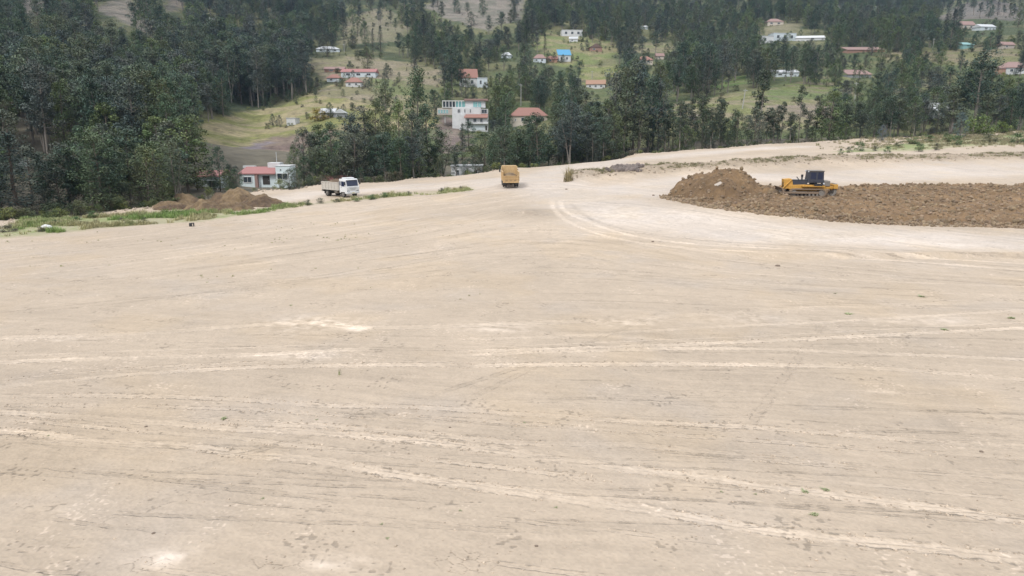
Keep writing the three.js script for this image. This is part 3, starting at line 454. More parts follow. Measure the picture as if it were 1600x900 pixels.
function wheel(parent, x, z, r, w, out) {
  const g = new THREE.Group(); g.name = 'wheel'; g.position.set(x, r, z); parent.add(g);
  const ty = mesh('tyre', new THREE.LatheGeometry([[r * .56, -w / 2], [r * .9, -w / 2], [r, -w / 2 + .06], [r, w / 2 - .06], [r * .9, w / 2], [r * .56, w / 2], [r * .56, -w / 2]].map(a => new THREE.Vector2(...a)), 24).rotateX(Math.PI / 2), VM.rubber, g);
  mesh('rim', join([new THREE.CylinderGeometry(r * .57, r * .57, w * .7, 18).rotateX(Math.PI / 2).toNonIndexed(), new THREE.CylinderGeometry(r * .22, r * .26, .16, 10).rotateX(Math.PI / 2).translate(0, 0, out * w * .42).toNonIndexed()]), VM.rim, g);
}
function truck(name, label, paint, bodyPaint, tall) {
  const t = thing(name, label, 'truck');
  const cab = mesh('cab', sideShape([[1.5, .72], [1.72, .72], [1.74, .95], [1.9, 1.13], [2.24, 1.2], [2.56, 1.13], [2.74, .95], [2.78, .62], [3.2, .62], [3.24, 1.55], [3.16, 1.72], [2.94, 2.56], [2.8, 2.7], [1.5, 2.7]], 2.3), paint, t);
  const ws = mesh('windshield', box(.05, .9, 1.98), VM.glass, t); ws.position.set(3.085, 2.14, 0); ws.rotation.z = .255;
  mesh('wiper', join([box(.02, .02, .7, 3.23, 1.78, -.4), box(.02, .02, .7, 3.23, 1.78, .45)]), VM.black, t);
  mesh('sun_visor', rbox(.2, .1, 2.1, 3.0, 2.63, 0), paint, t); mesh('roof_fairing', rbox(.9, .22, 1.7, 2.1, 2.84, 0, .1), paint, t);
  for (const s of [-1, 1]) {
    const dr = mesh('door', rbox(1.02, 1.75, .04, 2.36, 1.7, s * 1.16, .02), paint, t); mesh('door_window', sideShape([[2.0, 1.68], [2.82, 1.68], [2.68, 2.42], [2.0, 2.42]], .03, 0, 0).translate(0, 0, s * 1.187), VM.glass, dr); mesh('handle', box(.18, .04, .03, 1.98, 1.5, s * 1.2), VM.black, dr);
    mesh('quarter_window', box(.24, .6, .03, 1.68, 2.1, s * 1.158), VM.glass, t);
    const mi = mesh('mirror', rbox(.12, .46, .22, 3.14, 2.15, s * 1.38), VM.black, t); mesh('mirror_arm', join([box(.05, .04, .3, 3.1, 2.4, s * 1.24), box(.05, .04, .3, 3.1, 1.92, s * 1.24)]), VM.black, mi);
    const hl = mesh('headlight', rbox(.08, .2, .4, 3.25, .98, s * .86, .03), VM.chassis, t); mesh('lens', rbox(.04, .12, .26, 3.29, .98, s * .86, .02), VM.lamp, hl); mesh('step', box(.34, .08, .3, 2.9, .6, s * 1.0), VM.chassis, t);
    wheel(t, 2.24, s * .98, .5, .3, s); wheel(t, -1.85, s * 1.02, .5, .3, s); wheel(t, -1.85, s * .68, .5, .26, s);
    mesh('mudflap', box(.03, .5, .56, -2.55, .62, s * .86), VM.black, t); mesh('tail_light', box(.06, .14, .3, -3.0, .88, s * .8), VM.redlamp, t);
  }
  const gr = mesh('grille', faces([[3.262, 1.5, -.78], [3.262, 1.5, .78], [3.262, 1.12, .5], [3.262, 1.12, -.5], [3.2, 1.5, -.78], [3.2, 1.5, .78], [3.2, 1.12, .5], [3.2, 1.12, -.5]], [[0, 3, 2, 1], [0, 1, 5, 4], [1, 2, 6, 5], [2, 3, 7, 6], [3, 0, 4, 7]]), VM.chassis, t);
  for (let i = 0; i < 3; i++) mesh('grille_bar', box(.03, .035, 1.3 - i * .22, 3.275, 1.44 - i * .12, 0), VM.steel, gr); mesh('emblem', new THREE.CylinderGeometry(.1, .1, .03, 12).rotateZ(Math.PI / 2).translate(3.29, 1.32, 0), VM.lamp, gr);
  mesh('intake', box(.03, .1, 1.7, 3.262, 1.56, 0), VM.black, t); const bp = mesh('bumper', rbox(.24, .34, 2.3, 3.22, .74, 0, .06), paint, t); mesh('number_plate', box(.02, .14, .46, 3.35, .72, 0), VM.plate, bp);
  mesh('chassis', join([box(6, .22, .12, -.1, .82, .42), box(6, .22, .12, -.1, .82, -.42), box(.14, .14, 2.0, -1.85, .5, 0), box(.3, .34, .36, -1.85, .5, 0), box(.14, .14, 1.9, 2.24, .5, 0), box(.12, .2, 2.2, -2.9, .78, 0)]), VM.chassis, t);
  mesh('fuel_tank', new THREE.CylinderGeometry(.27, .27, .9, 14).rotateZ(Math.PI / 2).translate(.4, .7, -.92), VM.steel, t); mesh('air_tank', new THREE.CylinderGeometry(.2, .2, .7, 12).rotateZ(Math.PI / 2).translate(.4, .72, .92), VM.steel, t);
  mesh('battery_box', box(.5, .4, .4, -.5, .72, -.9), VM.chassis, t); mesh('exhaust_stack', new THREE.CylinderGeometry(.06, .06, 1.6, 8).translate(1.42, 1.8, .85), VM.chassis, t);
  const top = tall ? 2.2 : 2.12, fl = 1.05, x0 = -3.1, x1 = 1.25, W = 2.4;
  mesh('bed_floor', box(x1 - x0, .1, W - .1, (x0 + x1) / 2, fl, 0), bodyPaint, t);
  for (const s of [-1, 1]) { const sd = mesh('bed_side', box(x1 - x0, top - fl, .07, (x0 + x1) / 2, (top + fl) / 2, s * (W / 2 - .035)), bodyPaint, t); mesh('top_rail', box(x1 - x0 + .02, .1, .13, (x0 + x1) / 2, top + .05, s * (W / 2 - .03)), bodyPaint, sd); for (let i = 0; i < 6; i++) mesh('side_rib', box(.09, top - fl - .04, .06, x0 + .25 + i * .76, (top + fl) / 2, s * (W / 2 + .03)), bodyPaint, sd); mesh('lower_rail', box(x1 - x0, .14, .1, (x0 + x1) / 2, fl + .02, s * (W / 2 + .012)), bodyPaint, sd); }
  const ht = tall ? 2.92 : 2.3, hb = mesh('headboard', box(.08, ht - fl, W, x1 + .04, (ht + fl) / 2, 0), bodyPaint, t);
  const tt = tall ? 1.62 : 2.0, tg = mesh('tailgate', box(.08, tt - .58, W - .02, x0 - .045, (tt + .58) / 2 + .1, 0), bodyPaint, t); if (!tall) { tg.scale.y = 1; }
  for (const z of [-.95, -.32, .32, .95]) mesh('tailgate_rib', box(.14, tt - .7, .1, x0 - .15, (tt + .58) / 2 + .1, z), bodyPaint, tg); mesh('tailgate_rail', join([box(.14, .1, W, x0 - .15, tt + .06, 0), box(.14, .1, W, x0 - .15, .75, 0), box(.12, .07, W - .1, x0 - .14, 1.3, 0)]), bodyPaint, tg);
  if (tall) { mesh('cab_guard', rbox(1.1, .09, 2.2, x1 + .55, ht + .03, 0), bodyPaint, t); for (const s of [-1, 1]) mesh('corner_gusset', faces([[x1, ht, s * 1.19], [x1, top, s * 1.19], [x1 - 1.4, top, s * 1.19], [x1, ht, s * 1.14], [x1, top, s * 1.14], [x1 - 1.4, top, s * 1.14]], [[0, 1, 2], [5, 4, 3], [0, 2, 5, 3]]), bodyPaint, t);
    for (const z of [-.75, 0, .75]) mesh('marker_lamp', box(.03, .09, .3, x0 - .1, 1.0, z * .84), VM.muddy, t); }
  return t;
}
const HEAPM = VM.soil.clone(); HEAPM.color.setRGB(.84, .92, 1); HEAPM.vertexColors = true;
function heap(name, label, category, R, h, seed, m, sx = 1, sz = 1, rough = .2, n = 46, pow = 1, group, cone = 1) { // a tipped heap of loose soil
  const vc = [], r = rng(seed), pos = [], uv = [], idx = [], ox = r() * 90, oz = r() * 90, peaks = Array.from({ length: 3 }, () => [(r() - .5) * .6, (r() - .5) * .6, .7 + r() * .3]);
  for (let j = 0; j <= n; j++) for (let i = 0; i <= n; i++) {
    const u = (i / n * 2 - 1) * 1.15, v = (j / n * 2 - 1) * 1.15, a = Math.hypot(u, v) * (1 + .35 * (fbm(u * 1.6 + ox, v * 1.6 + oz, 3) - .5));
    let k = clamp(1.38 - Math.hypot(a, .32) * 1.31, 0, 1); k = k ** pow; for (const [pu, pv, ph] of peaks) k = Math.max(k, Math.max(0, 1 - Math.hypot(u - pu, v - pv) * 1.5) * ph * .95 * cone);
    const ruf = ((fbm(u * R / .8 + ox, v * R / .8 + oz, 4) - .5) * rough + (fbm(u * R / .28 + oz, v * R / .28 + ox, 2) - .5) * rough * .35) * sm(0, .15, k); const tone = sm(.35, .65, fbm(u * R / 1.5 + oz, v * R / 1.5 + ox, 3)) * .8 + (seed % 5) * .09, tv = .8 + .5 * fbm(u * R / .4, v * R / .4 + ox, 2); vc.push(lerp(.62, 1.02, tone) * tv, lerp(.62, 1.05, tone) * tv, lerp(.72, 1.08, tone) * tv); pos.push(u * R * sx, k * h + ruf - .08 * (1 - sm(0, .06, k)) - .02, v * R * sz); uv.push(u * R / 3, v * R / 3);
  }
  for (let j = 0; j < n; j++) for (let i = 0; i < n; i++) { const a = j * (n + 1) + i, b = a + 1, c = a + n + 1, e = c + 1; idx.push(a, c, b, b, c, e); }
  const g = new THREE.BufferGeometry(); g.setAttribute('position', new THREE.Float32BufferAttribute(pos, 3)); g.setAttribute('uv', new THREE.Float32BufferAttribute(uv, 2)); if (m === VM.soil) { m = HEAPM; g.setAttribute('color', new THREE.Float32BufferAttribute(vc, 3)); } g.setIndex(idx); g.computeVertexNormals();
  return tag(mesh(name, g, m), label, category, group);
}
const drop = (px, py, d) => { const p = d ? at(px, py, d) : onGround(px, py); p.y = H(p.x, p.z); return p; };
{
  const t = truck('dump_truck', 'white dump truck loaded with brown soil, facing the open ground', VM.white, VM.dirtywhite, false); const p = drop(532, 302, 107); t.position.copy(p); t.position.y += .02; t.rotation.y = -.72; t.scale.setScalar(1.0);
  const l = heap('dirt_load', 'brown soil heaped in the white truck bed', 'soil', 1.9, .95, 5, VM.soil, .98, .55, .18, 30, .55); l.position.copy(t.localToWorld(V(-.95, 1.68, 0))); l.rotation.y = t.rotation.y;
  KEEP.push([503, 270, 564, 304, 100, 0]);
  const y = truck('dump_truck', 'yellow dump truck seen from behind with ribbed tailgate', VM.yellow, VM.yellow, true); y.position.copy(drop(796.5, 287.5, 106)); y.position.y += .02; y.rotation.y = Math.PI / 2 + .06;
  const yl = heap('dirt_load', 'low brown soil load inside the yellow truck bed', 'soil', 1.9, .6, 9, VM.soil, .98, .56, .18, 30, .5); yl.position.copy(y.localToWorld(V(-.95, 1.5, 0))); yl.rotation.y = y.rotation.y;
  KEEP.push([780, 256, 812, 290, 100, 0]);
}
// ---- bulldozer, nose to the left
const SHOE = box(.24, .07, .58);
function bulldozer() {
  const t = thing('bulldozer', 'yellow crawler bulldozer with black cab and rear ripper pushing soil', 'bulldozer');
  mesh('lower_frame', sideShape([[-2.0, .75], [1.9, .75], [2.3, 1.0], [2.2, 1.35], [.6, 1.42], [-2.0, 1.32]], 1.5), VM.cat, t);
  mesh('hood', sideShape([[.1, 1.4], [1.95, 1.38], [1.9, 1.92], [.1, 1.98]], 1.14), VM.blue, t); mesh('hood_lid', rbox(1.8, .06, 1.2, 1.0, 2.0, 0), VM.black, t);
  mesh('nose_guard', sideShape([[1.75, 1.05], [2.75, .95], [2.85, 2.05], [2.05, 2.12], [1.9, 1.9]], 1.2), VM.cat, t);
  for (let i = 0; i < 5; i++) mesh('grille_slat', box(.04, .05, .95, 2.86, 1.2 + i * .16, 0), VM.black, t);
  const cab = mesh('cab', sideShape([[-1.75, 1.75], [.05, 1.75], [.0, 2.1], [-.1, 3.08], [-1.68, 3.08]], 1.62, 0, .06), VM.blue, t); mesh('cab_roof', rbox(1.8, .1, 1.85, -.9, 3.14, 0), VM.steel, t);
  for (const s of [-1, 1]) {
    mesh('cab_window', box(.55, .78, .03, -1.32, 2.52, s * .81), VM.glass, cab); const dr = mesh('cab_door', rbox(.86, 1.15, .04, -.5, 2.42, s * .815, .02), VM.blue, cab); mesh('door_pane', box(.62, .8, .03, -.5, 2.54, s * .837), VM.glass, dr);
    // one crawler
    const pts = [], R = .46, x0 = -1.55, x1 = 1.75; for (let a = -90; a <= 90; a += 15) pts.push([x1 + R * Math.cos(a * Math.PI / 180), R + .04 + R * Math.sin(a * Math.PI / 180)]); for (let a = 90; a <= 270; a += 15) pts.push([x0 + R * Math.cos(a * Math.PI / 180), R + .04 + R * Math.sin(a * Math.PI / 180)]);
    const sh = new THREE.Shape(pts.map(p => new THREE.Vector2(...p))), hole = new THREE.Path(pts.map(([x, y]) => new THREE.Vector2(.1 + (x - .1) * .95, .5 + (y - .5) * .8))); sh.holes.push(hole);
    const tr = mesh('track', new THREE.ExtrudeGeometry(sh, { depth: .56, bevelEnabled: false }).translate(0, 0, s * 1.02 - .28), VM.muddy, t); const c = new THREE.CatmullRomCurve3(pts.map(([x, y]) => V(x, y, 0)), true), sp = c.getSpacedPoints(38);
    for (let i = 0; i < 38; i++) { const q = sp[i], n = sp[(i + 1) % 38], b = mesh('track_shoe', SHOE, VM.muddy, tr); b.position.set(q.x, q.y, s * 1.02); b.rotation.z = Math.atan2(n.y - q.y, n.x - q.x); }
    mesh('track_frame', rbox(2.9, .3, .3, .1, .5, s * 1.02), VM.muddy, t); for (let i = 0; i < 6; i++) mesh('roller', new THREE.CylinderGeometry(.13, .13, .4, 10).rotateX(Math.PI / 2).translate(-1.05 + i * .46, .24, s * 1.02), VM.steel, t);
    mesh('sprocket', new THREE.CylinderGeometry(.36, .36, .4, 14).rotateX(Math.PI / 2).translate(-1.55, .5, s * 1.02), VM.steel, t); mesh('idler', new THREE.CylinderGeometry(.34, .34, .4, 16).rotateX(Math.PI / 2).translate(1.75, .5, s * 1.02), VM.steel, t);
    mesh('fender', box(2.6, .08, .62, -.5, 1.3, s * 1.03), VM.cat, t); mesh('side_step', box(.9, .26, .46, -1.1, 1.48, s * 1.05), VM.black, t);
    const pa = mesh('push_arm', rbox(3.2, .24, .16, 1.85, .52, s * 1.42), VM.muddy, t); pa.rotation.z = 0;
    const cy = mesh('lift_cylinder', new THREE.CylinderGeometry(.08, .08, 1.75, 10), VM.cat, t); cy.position.set(2.55, 1.45, s * .66); cy.rotation.z = .75; const cr = mesh('cylinder_rod', new THREE.CylinderGeometry(.045, .045, .5, 8).translate(0, -1.1, 0), VM.steel, cy);
    const rp = mesh('ripper_arm', rbox(1.35, .3, .2, -2.55, 1.12, s * .5), VM.cat, t); rp.rotation.z = 0; const rl = mesh('ripper_cylinder', new THREE.CylinderGeometry(.09, .09, 1.4, 10), VM.cat, t); rl.position.set(-2.5, 1.3, s * .34); rl.rotation.z = -.85; mesh('tail_lamp', rbox(.2, .2, .14, -1.75, 1.62, s * 1.0), VM.lamp, t);
    mesh('work_lamp', rbox(.14, .16, .22, .05, 3.06, s * .6), VM.lamp, t);
  }
  mesh('fuel_tank', rbox(.75, .7, 1.4, -2.25, 1.6, 0, .1), VM.steel, t); mesh('exhaust', join([new THREE.CylinderGeometry(.09, .09, .5, 10).translate(.55, 2.25, .2).toNonIndexed(), new THREE.CylinderGeometry(.14, .14, .3, 10).translate(.55, 2.5, .2).toNonIndexed()]), VM.black, t); mesh('air_cleaner', new THREE.CylinderGeometry(.05, .05, .5, 8).rotateZ(-.7).translate(1.15, 2.2, -.2), VM.black, t);
  const rb = mesh('ripper_beam', rbox(.5, .55, 1.9, -3.25, 1.25, 0, .06), VM.cat, t); for (const z of [-.7, 0, .7]) mesh('ripper_shank', sideShape([[-3.4, 1.6], [-3.12, 1.6], [-3.12, .5], [-2.85, .1], [-3.0, .05], [-3.4, .5]], .14, 0, .02).translate(0, 0, z), VM.steel, rb);
  const bl = []; for (let i = 0; i <= 10; i++) { const a = i / 10, y = .02 + a * 1.15, x = 3.3 + .3 * (a - .5) ** 2 * 4 - .1; bl.push([x, y]); } for (let i = 10; i >= 0; i--) { const a = i / 10; bl.push([3.1 + .3 * (a - .5) ** 2 * 4 - .1, .02 + a * 1.15]); }
  mesh('blade', sideShape(bl, 3.5, 0, 0), VM.muddy, t);
  return t;
}


// ---------------------------------------------------------------- the brown earth being spread at the right
const FILL = poly2([[1036, 308], [1100, 322], [1200, 334], [1320, 345], [1450, 351], [1600, 355], [1800, 360], [2000, 362], [2000, 292], [1800, 290], [1600, 290], [1400, 291], [1310, 293], [1220, 293], [1160, 290], [1080, 292]]);
const MOUND = (q => [q.x, q.z])(at(1122, 300, 90)), MOUND2 = (q => [q.x, q.z])(at(1215, 296, 87.5)), DZ = (q => [q.x, q.z])(at(1259, 300, 87));
function fillAt(x, z) { // height of the loose earth above the ground
  const wx = x + (fbm(x / 1.5, z / 1.5, 4) - .5) * 3, wz = z + (fbm(x / 1.5 + 30, z / 1.5, 4) - .5) * 3, q = polyDist(FILL, wx, wz); if (q < -.5) return -.3;
  const base = sm(-.3, 2.4, q); let t = base * (.42 + .3 * (fbm(x / 4, z / 4, 3) - .5)) + sm(0, 1, q) * ((fbm(x / .9, z / .9, 4) - .5) * .8 + (fbm(x / .4, z / .4, 2) - .5) * .34);
  const dm = Math.hypot((x - MOUND[0]) / 1.25, z - MOUND[1]) * (1 + .35 * (fbm(x / 2.4 + 7, z / 2.4, 3) - .5)); const mk = clamp(1.22 - Math.hypot(dm / 5.8, .28) * 1.2, 0, 1); t += 2.75 * mk + sm(0, .3, mk) * ((fbm(x / 1.5 + 4, z / 1.5, 4) - .5) * 1.3 + (fbm(x / .5, z / .5 + 8, 2) - .5) * .3) + .9 * Math.max(0, 1 - Math.hypot(x - MOUND[0] - 2.6, z - MOUND[1]) / 2.6);
  const d2 = Math.hypot((x - MOUND2[0]) / 1.1, (z - MOUND2[1]) / 1.6); t += 1.0 * Math.max(0, 1 - d2 / 1.9);
  const dd = Math.hypot((x - DZ[0] + .1) / 4.4, (z - DZ[1]) / 2.4); t = lerp(t, Math.min(t, .34 * base), 1 - sm(.7, 1.1, dd));
  return q < 0 ? t * sm(-.5, 0, q) - .3 * (1 - sm(-.5, 0, q)) : t;
}
{
  const b = [1e9, -1e9, 1e9, -1e9]; for (const [x, z] of FILL) { b[0] = Math.min(b[0], x); b[1] = Math.max(b[1], x); b[2] = Math.min(b[2], z); b[3] = Math.max(b[3], z); }
  const X0 = b[0] - 2, X1 = Math.min(b[1], 88), Z0 = b[2] - 2, Z1 = b[3] + 2, nx = Math.round((X1 - X0) / .22), nz = Math.round((Z1 - Z0) / .22), pos = [], uv = [], col = [], idx = [], ok = [];
  for (let j = 0; j <= nz; j++) for (let i = 0; i <= nx; i++) { const x = lerp(X0, X1, i / nx), z = lerp(Z0, Z1, j / nz), t = fillAt(x, z); ok.push(t > -.29); pos.push(x, H(x, z) + t, z); uv.push(x / 4, z / 4); const k = fbm(x / 5 + 3, z / 2.2, 3), v = .82 + .4 * fbm(x / .7, z / .7, 2); col.push(lerp(.62, 1.36, k) * v, lerp(.6, 1.34, k) * v, lerp(.58, 1.34, k) * v); }
  for (let j = 0; j < nz; j++) for (let i = 0; i < nx; i++) { const a = j * (nx + 1) + i, c = a + nx + 1; if (ok[a] || ok[a + 1] || ok[c] || ok[c + 1]) idx.push(a, c, a + 1, a + 1, c, c + 1); }
  const g = new THREE.BufferGeometry(); g.setAttribute('position', new THREE.Float32BufferAttribute(pos, 3)); g.setAttribute('uv', new THREE.Float32BufferAttribute(uv, 2)); g.setAttribute('color', new THREE.Float32BufferAttribute(col, 3)); g.setIndex(idx); g.computeVertexNormals();
  const m = VM.soil.clone(); m.vertexColors = true; m.color.setRGB(.9, .95, 1.0);
  tag(mesh('earth_fill', g, m), 'broad bank of freshly spread brown earth under the bulldozer', 'earth bank', null, 'structure');
  // clods lying on it and tumbled along its toe
  const r = rng(31), lump = () => { const q = new THREE.IcosahedronGeometry(1, 1), p = q.attributes.position, o = r() * 50; for (let i = 0; i < p.count; i++) { const k = .72 + .6 * vn(p.getX(i) * 1.4 + o, p.getY(i) * 1.4 + p.getZ(i) * 1.7 + o); p.setXYZ(i, p.getX(i) * k, p.getY(i) * k * .75, p.getZ(i) * k); } q.computeVertexNormals(); return q; };
  const spots = [], toe = FILL.slice(0, 8);
  for (let i = 0; i < 13000; i++) { const x = lerp(X0, Math.min(X1, 82), r()), z = lerp(Z0, Z1, r()), q = polyDist(FILL, x, z); if (q < -.1) continue; const s = .04 + .22 * r() ** 4; spots.push([x, z, s]); }
  for (let i = 0; i < 4200; i++) { const k = Math.floor(r() * (toe.length - 1)), t = r(), x = lerp(toe[k][0], toe[k + 1][0], t) + (r() - .5) * 1.6, z = lerp(toe[k][1], toe[k + 1][1], t) + (r() - .45) * 2.2; spots.push([x, z, .03 + .2 * r() ** 3]); }
  const root = tag(new THREE.Group(), 'loose brown clods strewn over the spread earth', 'clods', null, 'stuff'); root.name = 'loose_clods'; scene.add(root);
  const M = new THREE.Matrix4(), Q = new THREE.Quaternion(), E = new THREE.Euler(), C = new THREE.Color(), cm = mat(.205, .145, .09, 1), N = 4;
  for (let v = 0; v < N; v++) { const mine = spots.filter((_, i) => i % N === v), im = shade(new THREE.InstancedMesh(lump(), cm, mine.length)); im.name = 'clod_mass'; mine.forEach(([x, z, s], i) => { E.set(r() * 6, r() * 6, r() * 6); Q.setFromEuler(E); M.compose(V(x, H(x, z) + Math.max(0, fillAt(x, z)) + s * .25, z), Q, V(s, s, s)); im.setMatrixAt(i, M); const k = .7 + .75 * r(); C.setRGB(k, k * (1 + .06 * r()), k * (1 + .14 * r())); im.setColorAt(i, C); }); root.add(im); }
}
{ const t = bulldozer(); const gx = DZ[0], gz = DZ[1]; t.position.set(gx, H(gx, gz) + .32, gz); t.rotation.y = Math.PI - .12; t.rotation.z = 0; KEEP.push([1210, 255, 1310, 300, 80, 0]);
  const q = heap('soil_heap', 'loose soil rolling ahead of the bulldozer blade', 'soil', 1.9, 1.25, 44, VM.soil, .8, 1.1, .4, 30, .8); q.position.copy(t.localToWorld(V(4.1, 0, 0))); q.position.y = H(q.position.x, q.position.z) + .1; }
// tipped heaps at the left
for (const [px, py, R, h, sx, sz, seed, lab] of [
  [288, 325, 4.0, 2.1, 1.1, .9, 3, 'long brown soil heap at the outer end of the row, beside the dark wood'],
  [372, 318, 3.7, 2.35, 1.05, .8, 9, 'tallest ochre soil heap at the back of the cluster'],
  [346, 321, 2.8, 1.95, 1.0, .8, 21, 'rounded brown soil heap in the middle of the cluster'],
  [408, 321, 3.1, 1.6, 1.15, .8, 15, 'dark brown soil heap closest to the white truck'],
  [320, 328, 2.6, 1.5, 1.0, .8, 34, 'low ochre soil heap facing the grass strip, peaked top'],
  [362, 327, 2.7, 1.05, 1.2, .7, 59, 'flat ochre soil heap in front of the tallest heap'],
  [266, 327, 2.9, 1.2, 1.1, .7, 40, 'lowest dark soil heap tapering towards the dark wood']]) {
  const p = drop(px, py); const o = heap('soil_heap', lab, 'soil heap', R, h, seed, VM.soil, sx, sz, .7, 64, .95, 'tipped soil heaps'); o.position.copy(p); o.position.y -= .08; KEEP.push([px - 30, 290, px + 30, 330, 80, 0]);
}

// ---------------------------------------------------------------- trees
function tubeAlong(pts, radii, sides, pos, nor, idx) { // a tapered limb
  const base = pos.length / 3;
  for (let i = 0; i < pts.length; i++) {
    const a = pts[Math.max(0, i - 1)], b = pts[Math.min(pts.length - 1, i + 1)], t = b.clone().sub(a).normalize(), u = Math.abs(t.y) > .9 ? V(1, 0, 0) : V(0, 1, 0), n = u.cross(t).normalize(), m = t.clone().cross(n);
    for (let k = 0; k < sides; k++) { const w = k / sides * 2 * Math.PI, q = n.clone().multiplyScalar(Math.cos(w)).addScaledVector(m, Math.sin(w)); pos.push(pts[i].x + q.x * radii[i], pts[i].y + q.y * radii[i], pts[i].z + q.z * radii[i]); nor.push(q.x, q.y, q.z); }
  }
  for (let i = 0; i < pts.length - 1; i++) for (let k = 0; k < sides; k++) { const a = base + i * sides + k, b = base + i * sides + (k + 1) % sides, c = a + sides, d = b + sides; idx.push(a, b, c, b, d, c); }
}
function treeGeo(kind, seed) { // unit tree: 1 m stands for one tenth of the height; returns trunk and crown geometries for a 10 m tree
  const r = rng(seed), tp = [], tn = [], ti = [], cp = [], cc = [], g = (a, b) => a + (b - a) * r();
  const HT = 10, clumps = [];
  const stem = (x, z, lean, h, rad, b0) => { const pts = [], rr = []; let px = x, pz = z; for (let i = 0; i <= 7; i++) { pts.push(V(px, i === 0 ? -.6 : h * i / 7, pz)); rr.push(rad * (1 - .86 * i / 7) + .012); px += lean[0] / 7 + g(-.07, .07); pz += lean[1] / 7 + g(-.07, .07); } tubeAlong(pts, rr, 6, tp, tn, ti); return pts; };
  const onStem = (pts, y, h) => { const f = clamp(y / h * 7, 0, 6.99), i = Math.floor(f); return pts[i].clone().lerp(pts[i + 1], f - i); };
  const limb = (p, q, rad) => { const m = p.clone().lerp(q, .5); m.y -= p.distanceTo(q) * .1; tubeAlong([p, m, q], [rad, rad * .65, rad * .25], 4, tp, tn, ti); };
  if (kind === 'gum') { // tall, bare below, puffs of leaves at the limb ends
    const bare = g(.2, .38), n = 24 + Math.floor(r() * 8), st = stem(0, 0, [g(-.5, .5), g(-.5, .5)], HT * .97, .15), fork = r() < .5 ? stem(.05, .05, [g(-1.1, 1.1), g(-1.1, 1.1)], HT * g(.7, .9), .1) : null;
    for (let i = 0; i < n; i++) { const t = i / (n - 1), y = HT * lerp(bare, .96, t), prof = Math.sin(Math.PI * (.24 + t * .62)) ** .5, R = prof * g(.4, 2.3) * (1 - .15 * t), a = i * 2.4 + g(-.5, .5), s = fork && r() < .35 && y < HT * .72 ? fork : st, p = onStem(s, y * .9, HT * .97), q = V(p.x + Math.cos(a) * R, y + g(-.1, .3), p.z + Math.sin(a) * R); limb(p, q, .035); clumps.push([q, g(.5, 1.1), .62, 125]); if (r() < .45) clumps.push([p.clone().lerp(q, .5), g(.35, .6), .7, 50]); }
    clumps.push([V(st[7].x, HT * .94, st[7].z), .9, .6, 100]);
  } else if (kind === 'dense') { // leafy nearly to the ground
    const n = 38, st = stem(0, 0, [g(-.4, .4), g(-.4, .4)], HT * .93, .16), wd = g(2.2, 3.0);
    for (let i = 0; i < n; i++) { const t = (i + r()) / n, y = HT * lerp(.1, .95, t), prof = Math.sin(Math.PI * (.16 + .8 * t)) ** .75, R = wd * prof * Math.sqrt(g(.1, 1)), a = i * 2.4 + g(-.6, .6), p = onStem(st, y * .85, HT * .93), q = V(p.x + Math.cos(a) * R, y, p.z + Math.sin(a) * R); limb(p, q, .04); clumps.push([q, g(.65, 1.2) * (1 - .3 * t), .8, 135]); }
    clumps.push([V(st[7].x, HT * .93, st[7].z), .95, .7, 110]);
  } else if (kind === 'pine') { // dark conifer, narrow, tiered
    const st = stem(0, 0, [g(-.15, .15), g(-.15, .15)], HT, .15), n = 46; for (let i = 0; i < n; i++) { const t = i / n, y = HT * lerp(.12, .98, t), R = (1.75 * (1 - t) ** .7 + .12) * g(.55, 1.05), a = i * 2.4, p = onStem(st, y, HT), q = V(p.x + Math.cos(a) * R * .75, y - R * .12, p.z + Math.sin(a) * R * .75); limb(p, q, .03); clumps.push([q, .28 + R * .36, .55, 58]); }
  } else if (kind === 'sparse') { // thin roadside gum, small open crown
    const st = stem(0, 0, [g(-.6, .6), g(-.4, .4)], HT * .97, .1), n = 22; for (let i = 0; i < n; i++) { const t = i / (n - 1), y = HT * lerp(.28, .97, t ** .8), R = g(.15, 1.4) * (1 - .5 * t), a = g(0, 6.28), p = onStem(st, y * .95, HT * .97), q = V(p.x + Math.cos(a) * R, y + .15, p.z + Math.sin(a) * R); limb(p, q, .025); clumps.push([q, g(.45, .85), .65, 105]); }
  } else { // shrub: 10 units tall as well, scaled down when used
    const n = 30; for (let i = 0; i < n; i++) { const a = g(0, 6.28), y = g(.6, 8.6), R = 4.6 * Math.sqrt(r()) * Math.sin(Math.PI * (.24 + .68 * y / 10)); const q = V(Math.cos(a) * R, y, Math.sin(a) * R); if (i % 3 === 0) limb(V(0, -.3, 0), q, .12); clumps.push([q, g(1.1, 2.1), .85, 56]); }
  }
  const k = kind === 'shrub' ? 2.6 : 1;
